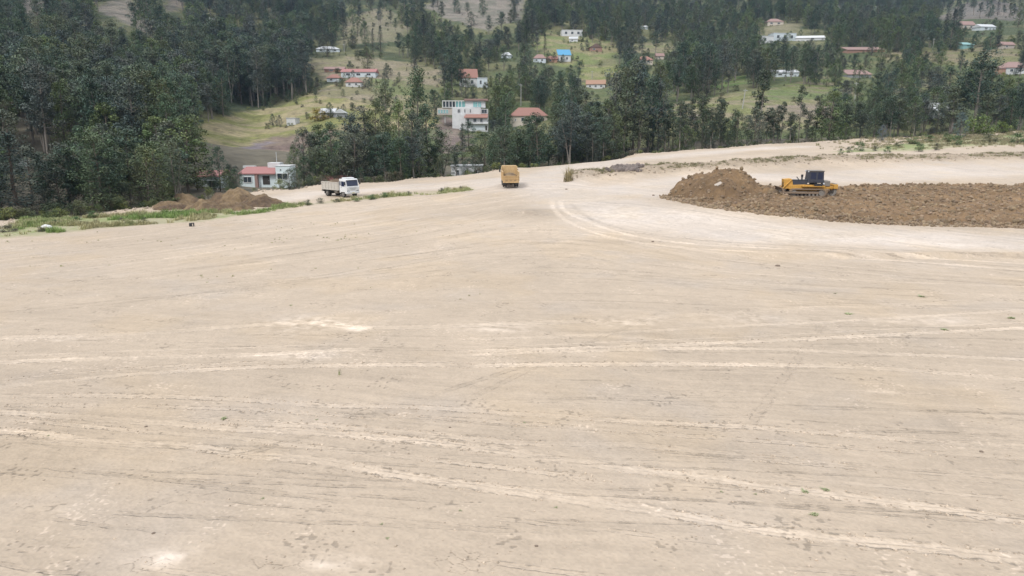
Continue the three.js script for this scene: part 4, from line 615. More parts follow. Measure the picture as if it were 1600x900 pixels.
  for (const [c, R, fl, n] of clumps) {
    const tone = g(.72, 1.25), warm = g(-.08, .12);
    for (let i = 0; i < n; i++) {
      let dx, dy, dz, l; do { dx = g(-1, 1); dy = g(-.85, 1); dz = g(-1, 1); l = Math.hypot(dx, dy, dz); } while (l > 1 || l < .35);
      const p = V(c.x + dx * R, c.y + dy * R * fl, c.z + dz * R), L = g(.13, .26) * k, W = L * g(.28, .5);
      const a = g(0, 6.28), dn = kind === 'pine' ? g(-.2, .5) : g(-1.1, .5), ax = V(Math.cos(a) * Math.cos(dn), Math.sin(dn), Math.sin(a) * Math.cos(dn)), sd = V(-Math.sin(a), g(-.5, .5), Math.cos(a)).normalize();
      const A = p.clone().addScaledVector(ax, -L / 2), B = p.clone().addScaledVector(ax, L / 2), C = p.clone().addScaledVector(sd, W).add(V(0, -L * .07, 0)), D = p.clone().addScaledVector(sd, -W).add(V(0, -L * .07, 0)), v = tone * g(.75, 1.3);
      cp.push(A.x, A.y, A.z, C.x, C.y, C.z, B.x, B.y, B.z, A.x, A.y, A.z, B.x, B.y, B.z, D.x, D.y, D.z); for (let m = 0; m < 6; m++) cc.push(v * (1 + warm), v, v * (1 - warm * .8));
    }
  }
  const T = new THREE.BufferGeometry(); T.setAttribute('position', new THREE.Float32BufferAttribute(tp, 3)); T.setAttribute('normal', new THREE.Float32BufferAttribute(tn, 3)); T.setIndex(ti);
  const C = new THREE.BufferGeometry(); C.setAttribute('position', new THREE.Float32BufferAttribute(cp, 3)); C.setAttribute('color', new THREE.Float32BufferAttribute(cc, 3)); C.computeVertexNormals();
  return { T, C };
}
const treeLeaf = (r, g, b) => leafM(r * .77, g * .79, b * .86);
const leafM = (r, g, b) => mat(r, g, b, .7, { vertexColors: true, side: THREE.DoubleSide });
const LEAF = { gum: [treeLeaf(.15, .18, .095), treeLeaf(.1, .155, .07), treeLeaf(.086, .135, .078), treeLeaf(.07, .115, .072), treeLeaf(.112, .15, .086), treeLeaf(.082, .112, .09), treeLeaf(.125, .145, .115)], dense: [treeLeaf(.16, .215, .075), treeLeaf(.115, .165, .06), treeLeaf(.13, .15, .1), treeLeaf(.07, .124, .058), treeLeaf(.06, .108, .058), treeLeaf(.102, .145, .066), treeLeaf(.135, .165, .065), treeLeaf(.09, .11, .075)], pine: [treeLeaf(.042, .068, .05), treeLeaf(.052, .08, .055)], sparse: [treeLeaf(.07, .1, .055), treeLeaf(.088, .114, .064)], shrub: [leafM(.17, .2, .06), leafM(.08, .115, .042), leafM(.11, .13, .055), leafM(.06, .085, .04), leafM(.12, .11, .075)] };
const BARK = { gum: mat(.21, .185, .16, .9), dense: mat(.16, .135, .11, .95), pine: mat(.1, .08, .065, .95), sparse: mat(.24, .21, .185, .9), shrub: mat(.13, .11, .085, .95) };
const KINDS = { gum: 5, dense: 4, pine: 3, sparse: 4, shrub: 4 }, GEO = {};
for (const [k, n] of Object.entries(KINDS)) GEO[k] = Array.from({ length: n }, (_, i) => treeGeo(k, 100 + i * 17 + k.length * 1000));

const TREES = []; // { kind, v, tint, x, y, z, h, wide, px, py, top, size }
const tr_ = rng(4242);
const OPEN = PATCH.filter(p => !p.under).map(p => { let d = 0; for (const [, z] of p.w) d -= z; return { o: p.o, d: d / p.w.length, b: [Math.min(...p.o.map(a => a[0])), Math.max(...p.o.map(a => a[0])), Math.min(...p.o.map(a => a[1])), Math.max(...p.o.map(a => a[1]))] }; });
const ROADPX = [[1100, 240], [1600, 205]];
function addTree(kind, x, z, h, opt = {}) {
  const y = H(x, z), [px, py, zc] = project(x, y, z), top = project(x, y + h, z)[1], hw = h * (kind === 'shrub' ? .5 : kind === 'dense' ? .27 : .21) * (opt.wide || 1) * FPX / zc;
  if (!opt.force) {
    const d = -z; let lost = 0, n = 0;
    for (const q of KEEP) if (q[4] > d - 1 && px + hw > q[0] && px - hw < q[2] && py > q[1] && top < q[3]) { // would it hide a house?
      if (px + hw * .7 > q[0] && px - hw * .7 < q[2] && tr_() > q[5] * 1.2) return null;
    }
    for (const q of KEEP) if (q[4] < d + 1 && q[4] > d - 10 && px > q[0] - hw && px < q[2] + hw) { const [, , , yb] = q; if (py < yb + 14 && py > q[1] - 8) return null; }
    for (const o of OPEN) { if (px + hw < o.b[0] || px - hw > o.b[1] || py < o.b[2] || top > o.b[3] || d > o.d + 90) continue; for (let i = 0; i < 3; i++) for (let j = 0; j < 5; j++) { n++; if (inPoly(o.o, px + hw * (i - 1) * .7, lerp(py, top, j / 4))) lost++; } }
    if (lost > (kind === 'shrub' ? 4 : 1) && tr_() > (opt.leak ?? .1)) return null;
  }
  const t = { kind, v: Math.floor(tr_() * KINDS[kind]), tint: Math.floor(tr_() * LEAF[kind].length), x, y, z, h, wide: opt.wide || 1, px, py, top, size: (py - top) * (opt.size || 1), spin: tr_() * 6.28, ...opt.set }; TREES.push(t); return t;
}
// trees one can pick out along the rim and on the slope: [px, depth, top, kind, wide]
for (const [px, d, top, kind, wide] of [
  [470, 150, 196, 'dense', .9], [492, 153, 206, 'gum', 1.1], [518, 156, 188, 'dense', 1], [545, 158, 176, 'gum', 1.2], [566, 162, 166, 'gum', 1.1], [585, 160, 150, 'dense', .9], [603, 166, 128, 'gum', 1], [622, 160, 152, 'dense', 1], [650, 168, 106, 'gum', 1.05], [668, 160, 160, 'dense', 1.1], [640, 156, 172, 'dense', 1], [690, 160, 204, 'gum', 1.2], [712, 170, 226, 'gum', 1], [556, 152, 214, 'dense', 1.1], [600, 150, 208, 'dense', 1.1], [626, 152, 214, 'dense', 1], [530, 149, 226, 'dense', 1], [500, 147, 232, 'dense', .9], [455, 146, 224, 'dense', .7],
  [721, 172, 190, 'pine', .6], [738, 168, 226, 'dense', 1], [752, 176, 224, 'gum', 1], [772, 172, 212, 'dense', .8], [790, 200, 146, 'gum', .9], [783, 172, 200, 'dense', .8], [808, 170, 204, 'dense', 1], [826, 174, 206, 'gum', 1.2], [846, 172, 203, 'dense', 1], [880, 178, 160, 'gum', .7], [890, 200, 108, 'dense', .6], [874, 174, 186, 'dense', 1], [898, 176, 178, 'gum', 1.2], [915, 182, 160, 'dense', .9], [934, 178, 170, 'gum', 1], [952, 184, 152, 'dense', .9], [976, 186, 100, 'gum', 1.2], [990, 190, 92, 'gum', 1.2], [960, 188, 112, 'gum', 1.1], [1012, 188, 118, 'gum', 1.2], [1030, 190, 126, 'gum', 1.1], [1046, 190, 160, 'gum', 1.1], [1000, 184, 170, 'gum', 1.1], [1020, 186, 180, 'dense', .7],
  [1072, 182, 178, 'sparse', 1.1], [1088, 184, 190, 'sparse', 1.3], [1112, 184, 168, 'sparse', 1], [1130, 182, 192, 'sparse', 1.4], [1150, 186, 186, 'sparse', 1.3], [1168, 188, 180, 'sparse', 1.3], [1185, 188, 110, 'sparse', 1.6], [1200, 186, 174, 'sparse', 1.3], [1216, 188, 165, 'sparse', 1.2], [1236, 186, 176, 'sparse', 1.4], [1250, 190, 134, 'sparse', 1], [1262, 188, 172, 'sparse', 1.4], [1285, 190, 168, 'sparse', 1.4], [1304, 190, 164, 'gum', 1.2], [1322, 192, 166, 'sparse', 1.4], [1346, 192, 158, 'gum', 1.2], [1366, 196, 160, 'dense', .8], [1384, 194, 150, 'gum', 1.2], [1404, 196, 152, 'gum', 1.2], [1424, 196, 148, 'dense', .8], [1444, 200, 154, 'gum', 1.1], [1464, 198, 160, 'dense', .9], [1484, 198, 150, 'gum', 1.1], [1520, 200, 78, 'gum', 1.5], [1540, 204, 96, 'gum', 1.3], [1566, 200, 118, 'dense', .8], [1590, 202, 130, 'gum', 1.2], [1500, 206, 110, 'gum', 1.2],
  [228, 150, 96, 'gum', 1.25], [240, 152, 104, 'gum', 1.2], [250, 154, 112, 'gum', 1.1], [284, 118, 176, 'dense', 1.35], [262, 120, 186, 'dense', 1.2], [300, 122, 196, 'dense', 1], [335, 119, 226, 'dense', .75], [322, 117, 262, 'dense', 1], [358, 118, 264, 'dense', 1.1], [457, 127, 262, 'dense', .9], [446, 125, 279, 'dense', 1], [712, 155, 236, 'sparse', 1.2], [729, 154, 246, 'dense', 1], [743, 156, 240, 'sparse', 1.3], [346, 117, 270, 'dense', 1.1], [30, 92, 225, 'dense', 1.2], [8, 86, 200, 'pine', 1.3], [52, 98, 236, 'gum', 1.2], [190, 104, 196, 'gum', 1.2], [160, 100, 210, 'gum', 1.1], [135, 140, 130, 'gum', 1.2], [100, 96, 228, 'gum', 1.2], [75, 94, 244, 'dense', 1],
  [1083, 330, 70, 'gum', 1.3], [1096, 334, 66, 'gum', 1.3], [1070, 332, 84, 'gum', 1.3], [831, 520, 15, 'pine', 1.5], [822, 505, 30, 'pine', 1.4], [850, 460, 50, 'pine', .8], [708, 330, 74, 'gum', 1.3], [722, 332, 86, 'gum', 1.2], [696, 328, 96, 'gum', 1.2], [600, 470, 38, 'pine', 1.3], [588, 472, 44, 'pine', 1], [628, 470, 50, 'gum', 1.3], [665, 470, 20, 'pine', 1.2], [680, 462, 40, 'gum', 1.2], [1468, 480, 12, 'pine', 1.5], [1458, 470, 20, 'pine', 1.5]]) {
  const q = at(px, 200, d), x = q.x, z = q.z, y = H(x, z), h = Math.max(4, CAM_H + d * slope(top) - y); addTree(kind, x, z, h, { force: true, wide: wide * clamp(13 / h, .66, 1.1), set: { hero: true } });
}
// shrubs and small trees with a colour of their own: [px, base, height, kind, wide, colour, label]
for (const [px, py, h, kind, wide, c, named] of [
  [497, 189, 5, 'shrub', 1.4, [.3, .24, .03], 'yellow-flowering bush beside the meadow sheds'], [1500, 217, 6.4, 'dense', 1, [.12, .17, .16], 'blue-green young gum on the bushy bank'], [1378, 222, 4.2, 'dense', 1, [.12, .15, .17], 'bluish young conifer-shaped gum at the rim above the bulldozer'], [1564, 208, 3.2, 'shrub', 1.5, [.16, .22, .05], 'bright lime-green rounded bush on the bank'], [1525, 212, 5.5, 'shrub', 1.3, [.13, .19, .04], 'lime-green tall bush beside the blue-green gum'], [1470, 163, 7, 'dense', 1, [.12, .24, .05], 'vivid green tree among the dark right-hand wood'], [1565, 140, 7, 'dense', 1.1, [.2, .23, .06], 'yellow-green tree below the white bungalow'], [1265, 44, 15, 'dense', 1.5, [.12, .16, .08], 'broad pale-green crown above the long white shed'], [1455, 211, 2.4, 'shrub', 1.6, [.15, .15, .16], 'greyish bush patch at the rim'], [190, 250, 5, 'dense', 1.2, [.1, .14, .1], 'pale green tree in the wood near the tan clearing'], [193, 82, 8, 'dense', 1.2, [.16, .2, .09], 'light green tree high in the dark wood'],
  [560, 88, 4, 'shrub', 1.5, [.03, .055, .025], 'dark clipped hedge bush, outer end of the upper hedge'], [566, 88, 4, 'shrub', 1.5, [.03, .055, .025], 'dark clipped hedge bush, middle of the upper hedge'], [572, 88, 4, 'shrub', 1.5, [.03, .055, .025], 'dark clipped hedge bush, gate end of the upper hedge']]) { const p = onGround(px, py, 120); addTree(kind, p.x, p.z, h, { force: true, wide, set: { hero: true, named, leaf: leafM(...c) } }); }
// the woods: [px range, depth range, spacing, height range, mix]
const mixOf = (m, u) => { for (const [k, p] of m) { if (u < p) return k; u -= p; } return m[0][0]; };
for (const [p0, p1, d0, d1, sp, h0, h1, m, thin, leak] of [
  [-160, 320, 80, 130, 4.6, 6, 12, [['dense', .45], ['gum', .4], ['shrub', .15]], 0],
  [-200, 330, 130, 215, 5.8, 11, 19, [['gum', .72], ['dense', .28]], .05],
  [-220, 330, 215, 340, 7.6, 13, 23, [['gum', .72], ['dense', .25], ['pine', .03]], .05],
  [270, 350, 250, 345, 6.5, 12, 20, [['gum', .7], ['dense', .3]], .1],
  [415, 548, 300, 385, 5, 2.5, 6, [['dense', .5], ['shrub', .5]], .1, .3],
  [560, 660, 280, 380, 6, 2, 6, [['dense', .5], ['shrub', .5]], .35, .4],
  [-250, 480, 340, 620, 10, 13, 23, [['gum', .64], ['dense', .32], ['pine', .04]], .04],
  [330, 500, 318, 420, 6.6, 17, 26, [['gum', .92], ['pine', .08]], 0],
  [440, 720, 142, 176, 5, 6, 13, [['dense', .7], ['gum', .3]], .1],
  [700, 1060, 154, 215, 5.2, 8, 15, [['dense', .55], ['gum', .45]], .1],
  [840, 1060, 200, 300, 7, 12, 20, [['gum', .65], ['dense', .35]], .1],
  [560, 860, 230, 400, 8, 6, 14, [['dense', .6], ['gum', .2], ['shrub', .2]], .3],
  [1045, 1330, 176, 204, 4.4, 3.5, 13.5, [['sparse', .75], ['shrub', .1], ['dense', .15]], .25, 1],
  [1300, 1760, 188, 240, 6.2, 6, 13, [['gum', .4], ['dense', .4], ['sparse', .2]], .25],
  [1250, 1760, 240, 420, 7.8, 4, 12, [['dense', .6], ['gum', .25], ['shrub', .15]], .22],
  [1010, 1260, 290, 420, 7.4, 12, 21, [['gum', .7], ['dense', .3]], .08],
  [840, 1030, 300, 520, 8.5, 8, 18, [['gum', .45], ['dense', .55]], .15],
  [460, 860, 400, 640, 8.4, 8, 17, [['gum', .5], ['pine', .05], ['dense', .45]], .1],
  [840, 1760, 420, 700, 9.2, 8, 18, [['gum', .5], ['dense', .47], ['pine', .03]], .1],
  [-260, 860, 600, 900, 11.5, 10, 20, [['gum', .6], ['dense', .35], ['pine', .05]], .25],
  [860, 1760, 700, 1000, 14, 14, 24, [['gum', .7], ['pine', .3]], .06],
  [1250, 1760, 1000, 1500, 19, 16, 26, [['gum', .6], ['pine', .4]], .1]]) {
  for (let d = d0; d < d1; d += sp * .9) { const x0 = (p0 - 800) / 1109 * d, x1 = (p1 - 800) / 1109 * d; for (let x = x0; x < x1; x += sp) { if (tr_() < thin) continue; const xx = x + (tr_() - .5) * sp * .95, zz = -(d + (tr_() - .5) * sp * .95), px = azim(xx, -zz); if (-zz < edgeAt(px) + 3.5) continue; const clearing = fbm(xx / 42 + 7, zz / 42, 2); if (d > 340 && clearing < .22) continue;
    const kind = mixOf(m, tr_()), h = lerp(h0, h1, tr_()) * (.85 + .3 * fbm(xx / 20, zz / 20, 2)); addTree(kind, xx, zz, kind === 'shrub' ? lerp(1.4, 3.4, tr_()) : h, { leak, wide: kind === 'shrub' ? 1 : lerp(.85, 1.2, tr_()) * clamp(15 / h, .82, 1.1) }); } }
}
for (const [p, w, dep] of GARDEN) for (let i = 0; i < 7; i++) { const a = tr_() < .5 ? -1 : 1, x = p.x + (i < 3 ? (tr_() - .5) * w * 1.3 : a * (w / 2 + 1 + tr_() * 6)), z = p.z + (i < 3 ? 1.2 + tr_() * 2.5 : 1 - tr_() * dep * 1.4); if (-z > edgeAt(azim(x, -z)) + 3) addTree(i < 4 ? 'shrub' : 'dense', x, z, i < 3 ? .7 + tr_() * 1.1 : 2 + tr_() * (i < 4 ? 1.5 : 5), { force: true }); }
// scrub on the open slopes, along the rim and round the fields
for (const [p0, p1, d0, d1, sp, h0, h1, thin] of [[300, 720, 170, 480, 8, .8, 3, .2], [980, 1330, 200, 420, 8, .8, 3.2, .3], [820, 1000, 240, 560, 9, 1, 3.5, .3], [-200, 320, 120, 220, 7, 1, 3, .4], [1330, 1740, 195, 460, 7, 1, 3.4, .3], [-200, 470, 340, 620, 14, 1.2, 4, .4], [470, 860, 400, 700, 11, 1, 4, .25], [860, 1740, 420, 700, 12, 1.4, 4, .4]])
  for (let d = d0; d < d1; d += sp) for (let x = (p0 - 800) / 1109 * d; x < (p1 - 800) / 1109 * d; x += sp) { if (tr_() < thin) continue; const xx = x + (tr_() - .5) * sp, zz = -(d + (tr_() - .5) * sp); if (-zz < edgeAt(azim(xx, -zz)) + 3) continue; if (fbm(xx / 18, zz / 18, 2) < .44) continue; addTree('shrub', xx, zz, lerp(h0, h1, tr_() ** 1.6), { leak: azim(xx, -zz) < 540 ? .12 : .5 }); }
for (let px = -60; px < 1700; px += 5) { const d = edgeAt(px) + 2.2 + tr_() * 3.5; if (tr_() < .25) continue; addTree('shrub', (px - 800) / 1109 * d, -d, lerp(.8, px < 1050 ? 2.6 : 1.7, tr_()), { leak: 1 }); }

// the largest stay single things, the rest go into one mass
const NAMES = { gum: ['eucalyptus_tree', 'eucalyptus'], dense: ['leafy_tree', 'leafy tree'], pine: ['conifer_tree', 'conifer'], sparse: ['slender_gum_tree', 'slender gum tree'], shrub: ['shrub', 'shrub'] };
const LAND = [[90, 250, 'the white water tanks'], [235, 150, 'the pale-trunked trio in the dark wood'], [20, 330, 'the grass strip end'], [160, 320, 'the rim beside the dirt heaps'], [300, 260, 'the small annex'], [410, 280, 'the blue bungalow'], [400, 200, 'the open meadow'], [390, 120, 'the meadow ridge'], [535, 280, 'the white dump truck'], [520, 180, 'the meadow sheds'], [550, 115, 'the red-roofed farmhouse'], [515, 75, 'the long low house'], [640, 280, 'the dusty haul road'], [640, 150, 'the valley between meadow and white house'], [725, 180, 'the large white house'], [826, 180, 'the terracotta hipped house'], [795, 275, 'the yellow dump truck'], [735, 120, 'the white gabled house'], [880, 85, 'the blue-roofed house'], [895, 270, 'the dry reed clump'], [930, 133, 'the orange-roofed house'], [930, 75, 'the brown chalet'], [1005, 95, 'the terracotta-tiled house'], [1010, 235, 'the weedy bank'], [1100, 170, 'the grassy hillock'], [1140, 240, 'the big brown mound'], [1260, 245, 'the bulldozer'], [1250, 60, 'the long white shed'], [1345, 115, 'the skylight house'], [1353, 76, 'the brown-roofed barn'], [1462, 175, 'the screened white house'], [1515, 72, 'the teal shed'], [1590, 107, 'the white bungalow'], [1530, 42, 'the faded ridge house'], [1420, 225, 'the upper haul road'], [1560, 215, 'the bushy end of the bank'], [100, 60, 'the bare upper scree'], [330, 30, 'the lone hillside hut'], [600, 40, 'the dry hillside clearing'], [750, 30, 'the pale upper slope']];
const ORD = ['first', 'second', 'third', 'fourth', 'fifth', 'sixth', 'seventh', 'eighth', 'ninth', 'tenth', 'eleventh', 'twelfth', 'thirteenth', 'fourteenth', 'fifteenth', 'sixteenth', 'seventeenth', 'eighteenth', 'nineteenth', 'twentieth']; for (const t of ['twenty', 'thirty', 'forty', 'fifty']) for (let i = 0; i < 9; i++) { ORD.push(t + '-' + ORD[i]); if (i === 8) ORD.push({ twenty: 'thirtieth', thirty: 'fortieth', forty: 'fiftieth', fifty: 'sixtieth' }[t]); }
{
  const LIMIT = { gum: 280, dense: 200, pine: 60, sparse: 90, shrub: 120 }, singles = [], rest = [];
  // what is wholly behind nearer crowns, or out of the frame, is not worth a place among the singles: a coarse cover map, nearest first
  const cover = new Uint8Array(200 * 60), order = TREES.slice().sort((a, b) => b.z - a.z);
  for (const t of order) { const hw = t.h * (t.kind === 'shrub' ? .5 : .2) * t.wide * FPX / -t.z; let vis = 0, n = 0; for (let x = t.px - hw; x <= t.px + hw; x += 5) for (let y = t.top; y < t.py; y += 5) { n++; const i = Math.floor(x / 8), j = Math.floor(y / 8); if (i < 0 || j < 0 || i >= 200 || j >= 60) continue; if (cover[j * 200 + i] < 3) vis++; } t.vis = vis * (t.kind === 'shrub' ? .6 : 1); t.share = n ? vis / n : 0; if (t.kind !== 'shrub') for (let x = t.px - hw * .6; x <= t.px + hw * .6; x += 4) for (let y = lerp(t.top, t.py, .15); y < lerp(t.top, t.py, t.kind === 'sparse' ? .55 : .8); y += 4) { const i = Math.floor(x / 8), j = Math.floor(y / 8); if (i >= 0 && j >= 0 && i < 200 && j < 60) cover[j * 200 + i]++; } }
  for (const k of Object.keys(KINDS)) { const a = TREES.filter(t => t.kind === k).sort((p, q) => (q.hero ? 1e5 : 0) + q.vis - (p.hero ? 1e5 : 0) - p.vis); a.forEach((t, i) => (i < LIMIT[k] && t.vis > 3 ? singles : rest).push(t)); }
  for (const t of singles) { let best = null, bd = 1e9; const my = (t.py + t.top) / 2; for (const l of LAND) { const q = Math.hypot(t.px - l[0], (my - l[1]) * 1.4); if (q < bd) { bd = q; best = l; } }
    const tall = t.kind === 'shrub' ? (t.h > 2 ? 'large' : 'small') : t.h > 17 ? 'tall' : t.h > 10 ? 'mid-height' : 'short', dx = t.px - best[0], dy = my - best[1];
    const rel = Math.abs(dy) > Math.abs(dx) * .8 ? (dy < 0 ? 'above' : 'below') : 'beside'; t.key = t.named || `${tall} ${NAMES[t.kind][1]} ${rel} ${best[2]}`; }
  const by = {}; for (const t of singles) (by[t.key] ||= []).push(t);
  for (const a of Object.values(by)) { a.sort((p, q) => p.px - q.px); a.forEach((t, i) => t.label = a.length === 1 ? t.key : `${t.key}, ${ORD[Math.min(i, 59)]} from the left`); }
  for (const t of singles) {
    const g = thing(NAMES[t.kind][0], t.label, t.kind === 'shrub' ? 'shrub' : 'tree', t.kind === 'shrub' ? 'shrubs on the slopes and rim' : (t.kind === 'gum' ? 'eucalyptus trees' : NAMES[t.kind][1] + 's') + ' on the hillside');
    g.position.set(t.x, t.y - .1, t.z); g.rotation.y = t.spin; const s = t.h / 10; g.scale.set(s * t.wide, s, s * t.wide);
    const { T, C } = GEO[t.kind][t.v]; mesh(t.kind === 'shrub' ? 'stem' : 'trunk', T, BARK[t.kind], g); mesh(t.kind === 'shrub' ? 'foliage' : 'crown', C, t.leaf || LEAF[t.kind][t.tint], g);
  }
  const root = tag(new THREE.Group(), 'the remaining mass of hillside woodland and scrub', 'woodland', null, 'stuff'); root.name = 'hillside_woodland'; scene.add(root);
  const M = new THREE.Matrix4(), Q = new THREE.Quaternion(), up = V(0, 1, 0), C0 = new THREE.Color();
  for (const k of Object.keys(KINDS)) for (let v = 0; v < KINDS[k]; v++) { const a = rest.filter(t => t.kind === k && t.v === v); if (!a.length) continue; const tk = new THREE.InstancedMesh(GEO[k][v].T, BARK[k], a.length), cr = new THREE.InstancedMesh(GEO[k][v].C, leafM(1, 1, 1), a.length); tk.name = 'trunk_mass'; cr.name = 'crown_mass';
    a.forEach((t, i) => { const s = t.h / 10; M.compose(V(t.x, t.y - .1, t.z), Q.setFromAxisAngle(up, t.spin), V(s * t.wide, s, s * t.wide)); tk.setMatrixAt(i, M); cr.setMatrixAt(i, M); C0.copy(LEAF[k][t.tint].color).multiplyScalar(.8 + .5 * (t.spin * 7.3 % 1)); cr.setColorAt(i, C0); }); root.add(shade(tk), shade(cr)); }
  console.log('trees', TREES.length, 'single', singles.length, Object.fromEntries(Object.keys(KINDS).map(k => [k, TREES.filter(t => t.kind === k).length])));
}

// ---------------------------------------------------------------- grass, weeds, reeds, rubble and small finds
{
  const r = rng(909), g = (a, b) => a + (b - a) * r(), M = new THREE.Matrix4(), Q = new THREE.Quaternion(), E = new THREE.Euler(), C = new THREE.Color();
  const tuft = (n, h, spread, w) => { const p = [], c = []; for (let i = 0; i < n; i++) { const a = g(0, 6.28), R = spread * Math.sqrt(r()), x = Math.cos(a) * R, z = Math.sin(a) * R, l = h * g(.5, 1.1), o = g(.1, .6) * l, b = g(0, 6.28), ex = x + Math.cos(b) * o, ez = z + Math.sin(b) * o, wx = -Math.sin(b) * w, wz = Math.cos(b) * w, v = g(.7, 1.3); const mx = lerp(x, ex, .35), mz = lerp(z, ez, .35), my = l * .6;
    p.push(x - wx, -.02, z - wz, x + wx, -.02, z + wz, mx + wx * .8, my, mz + wz * .8, x - wx, -.02, z - wz, mx + wx * .8, my, mz + wz * .8, mx - wx * .8, my, mz - wz * .8, mx - wx * .8, my, mz - wz * .8, mx + wx * .8, my, mz + wz * .8, ex, l, ez); for (let k = 0; k < 9; k++) c.push(v, v, v); }
    const q = new THREE.BufferGeometry(); q.setAttribute('position', new THREE.Float32BufferAttribute(p, 3)); q.setAttribute('color', new THREE.Float32BufferAttribute(c, 3)); q.computeVertexNormals(); return q; };
  const T = [tuft(26, .32, .3, .02), tuft(30, .5, .34, .022), tuft(20, .22, .35, .025)], gm = leafM(1, 1, 1);
  const strew = (name, label, pts, colour) => { const root = tag(new THREE.Group(), label, 'grass', null, 'stuff'); root.name = name; scene.add(root); T.forEach((t, v) => { const a = pts.filter((_, i) => i % 3 === v), im = shade(new THREE.InstancedMesh(t, gm, a.length)); im.name = 'grass_blades'; a.forEach(([x, z, s], i) => { E.set(0, r() * 6.28, 0); M.compose(V(x, H(x, z), z), Q.setFromEuler(E), V(s, s * g(.7, 1.2), s)); im.setMatrixAt(i, M); const c = colour(x, z); C.setRGB(...c); im.setColorAt(i, C); }); root.add(im); }); };
  const inside = (p, n, f) => { const xs = p.map(a => a[0]), zs = p.map(a => a[1]), out = []; const x0 = Math.min(...xs), x1 = Math.max(...xs), z0 = Math.min(...zs), z1 = Math.max(...zs); for (let i = 0; i < n; i++) { const x = g(x0, x1), z = g(z0, z1); if (inPoly(p, x, z) && f(x, z)) out.push([x, z, g(.5, 1.3)]); } return out; };
  const dry = (x, z) => { const k = Math.max(sm(.4, .62, fbm(x / 5 + 12, z / 5, 3)), .8 * sm(380, 480, azim(x, -z)) * g(.5, 1)), v = g(.8, 1.2); return [lerp(.19, .36, k) * v, lerp(.275, .33, k) * v, lerp(.08, .18, k) * v]; };
  strew('grass_strip', 'green grass growing in a strip between the haul road and open ground', inside(GREENS[0], 26000, (x, z) => fbm(x / 2.4, z / 2.4, 3) > .5 && g(0, 1) < 1 - .45 * sm(400, 560, azim(x, -z))), dry);
  const bank = []; for (let i = 0; i < 5200; i++) { const px = g(888, 1690), cd = lin([[880, 114], [1000, 117], [1200, 124], [1600, 134], [2100, 140]], px), d = cd + g(-2.5, 6), x = (px - 800) / 1109 * d; if (fbm(x / 3, d / 2, 3) > .5) bank.push([x, -d, g(.4, 1.0)]); }
  for (let i = 0; i < 6500; i++) { const px = g(1260, 1720), d = g(148, 187), x = (px - 800) / 1109 * d; if (d < edgeAt(px) && g(0, 1) < sm(1250, 1480, px) * sm(146, 165, d) && fbm(x / 5, d / 3, 3) > .5 - .1 * sm(1400, 1600, px)) bank.push([x, -d, g(.6, 1.6)]); }
  strew('dry_bank_grass', 'straw-coloured dry grass on the weedy bank behind the mound', bank, (x, z) => { const k = g(0, 1), v = g(.8, 1.15); return [lerp(.2, .33, k) * v, lerp(.2, .28, k) * v, lerp(.1, .18, k) * v]; });
  const thinw = []; for (let i = 0; i < 900; i++) { const q = onGround(g(-40, 760), g(0, 1) < .5 ? g(345, 385) : g(345, 470), 20); const f = fbm(q.x / 3, q.z / 3, 3); if (f > .66) thinw.push([q.x, q.z, g(.12, .3)]); }
  strew('thin_weeds', 'thin scattered weeds on the bare ground below the grass strip', thinw, () => { const v = g(.8, 1.2); return [.3 * v, .31 * v, .16 * v]; });
  // bushes along the strip and on the bank
  const bushM = [leafM(.07, .14, .045), leafM(.1, .17, .05), leafM(.13, .13, .09), leafM(.09, .11, .06)];
  for (const [px, py, h, w, c, lab] of [[145, 341, .95, 1.5, 0, 'dark green bush standing on the grass strip near the dark wood'], [118, 347, .7, 1.8, 0, 'low dark green bush beside the white sack'], [88, 350, .6, 1.6, 0, 'low bush touching the white sack'], [190, 346, .5, 1.6, 2, 'grey-brown dry bush on the grass strip'], [14, 362, .8, 2.2, 2, 'brown withered bush at the strip end'], [65, 362, .6, 1.5, 2, 'withered bush in front of the white sack'], [226, 345, .5, 1.4, 3, 'dull green weed clump before the outer heap'], [480, 321, .9, 1.3, 3, 'dull green bush on the strip below the white truck'], [500, 318, .9, 1.3, 3, 'olive bush on the strip just behind the truck wheels'], [526, 316, .6, 2, 2, 'grey twiggy bush directly below the white truck'], [556, 315, .6, 2, 1, 'bright green bush to the truck cab side'], [580, 312, .9, 1.6, 0, 'dark green bush, middle of the strip'], [600, 309, .9, 1.4, 0, 'dark green bush beyond the strip middle'], [640, 305, .7, 1.5, 3, 'olive weed clump near the strip tip'], [690, 300, .7, 1.4, 3, 'sparse weed clump at the strip tip'], [720, 297, .7, 1.2, 2, 'dry weed clump nearest the yellow truck'],
    [1314, 241, 1.3, 1, 0, 'small dark bush on the bank above the bulldozer cab'], [1327, 239, 1.5, 1, 3, 'small olive bush on the bank, paired with a dark one'], [1343, 236, 2.2, 1, 0, 'upright green bush on the bank above the bulldozer'], [1368, 236, 1.2, 1.3, 2, 'twiggy brown bush on the bank'], [1386, 238, 1.4, 1.2, 0, 'round green bush on the bank, beside the twiggy one'], [1436, 237, 2, 1, 0, 'dark upright bush alone on the bare bank'], [1462, 235, 1.7, 1, 2, 'brown upright bush alone on the bare bank'], [1495, 227, 2.4, 1, 0, 'dark green bush at the slope break'], [1545, 223, 2.2, 1.6, 3, 'grey-green wide bush on the bank'], [1590, 224, 2.6, 1.4, 0, 'green bush at the picture edge on the bank'], [1480, 222, 2.2, 1.2, 1, 'bright bush row end on the upper bank'], [1450, 222, 1.8, 1.8, 1, 'bright green low bush on the upper bank'], [1425, 225, 1.6, 2, 1, 'bright green spreading bush on the upper bank'], [1405, 229, 1.3, 1.6, 3, 'olive spreading bush on the upper bank']]) {
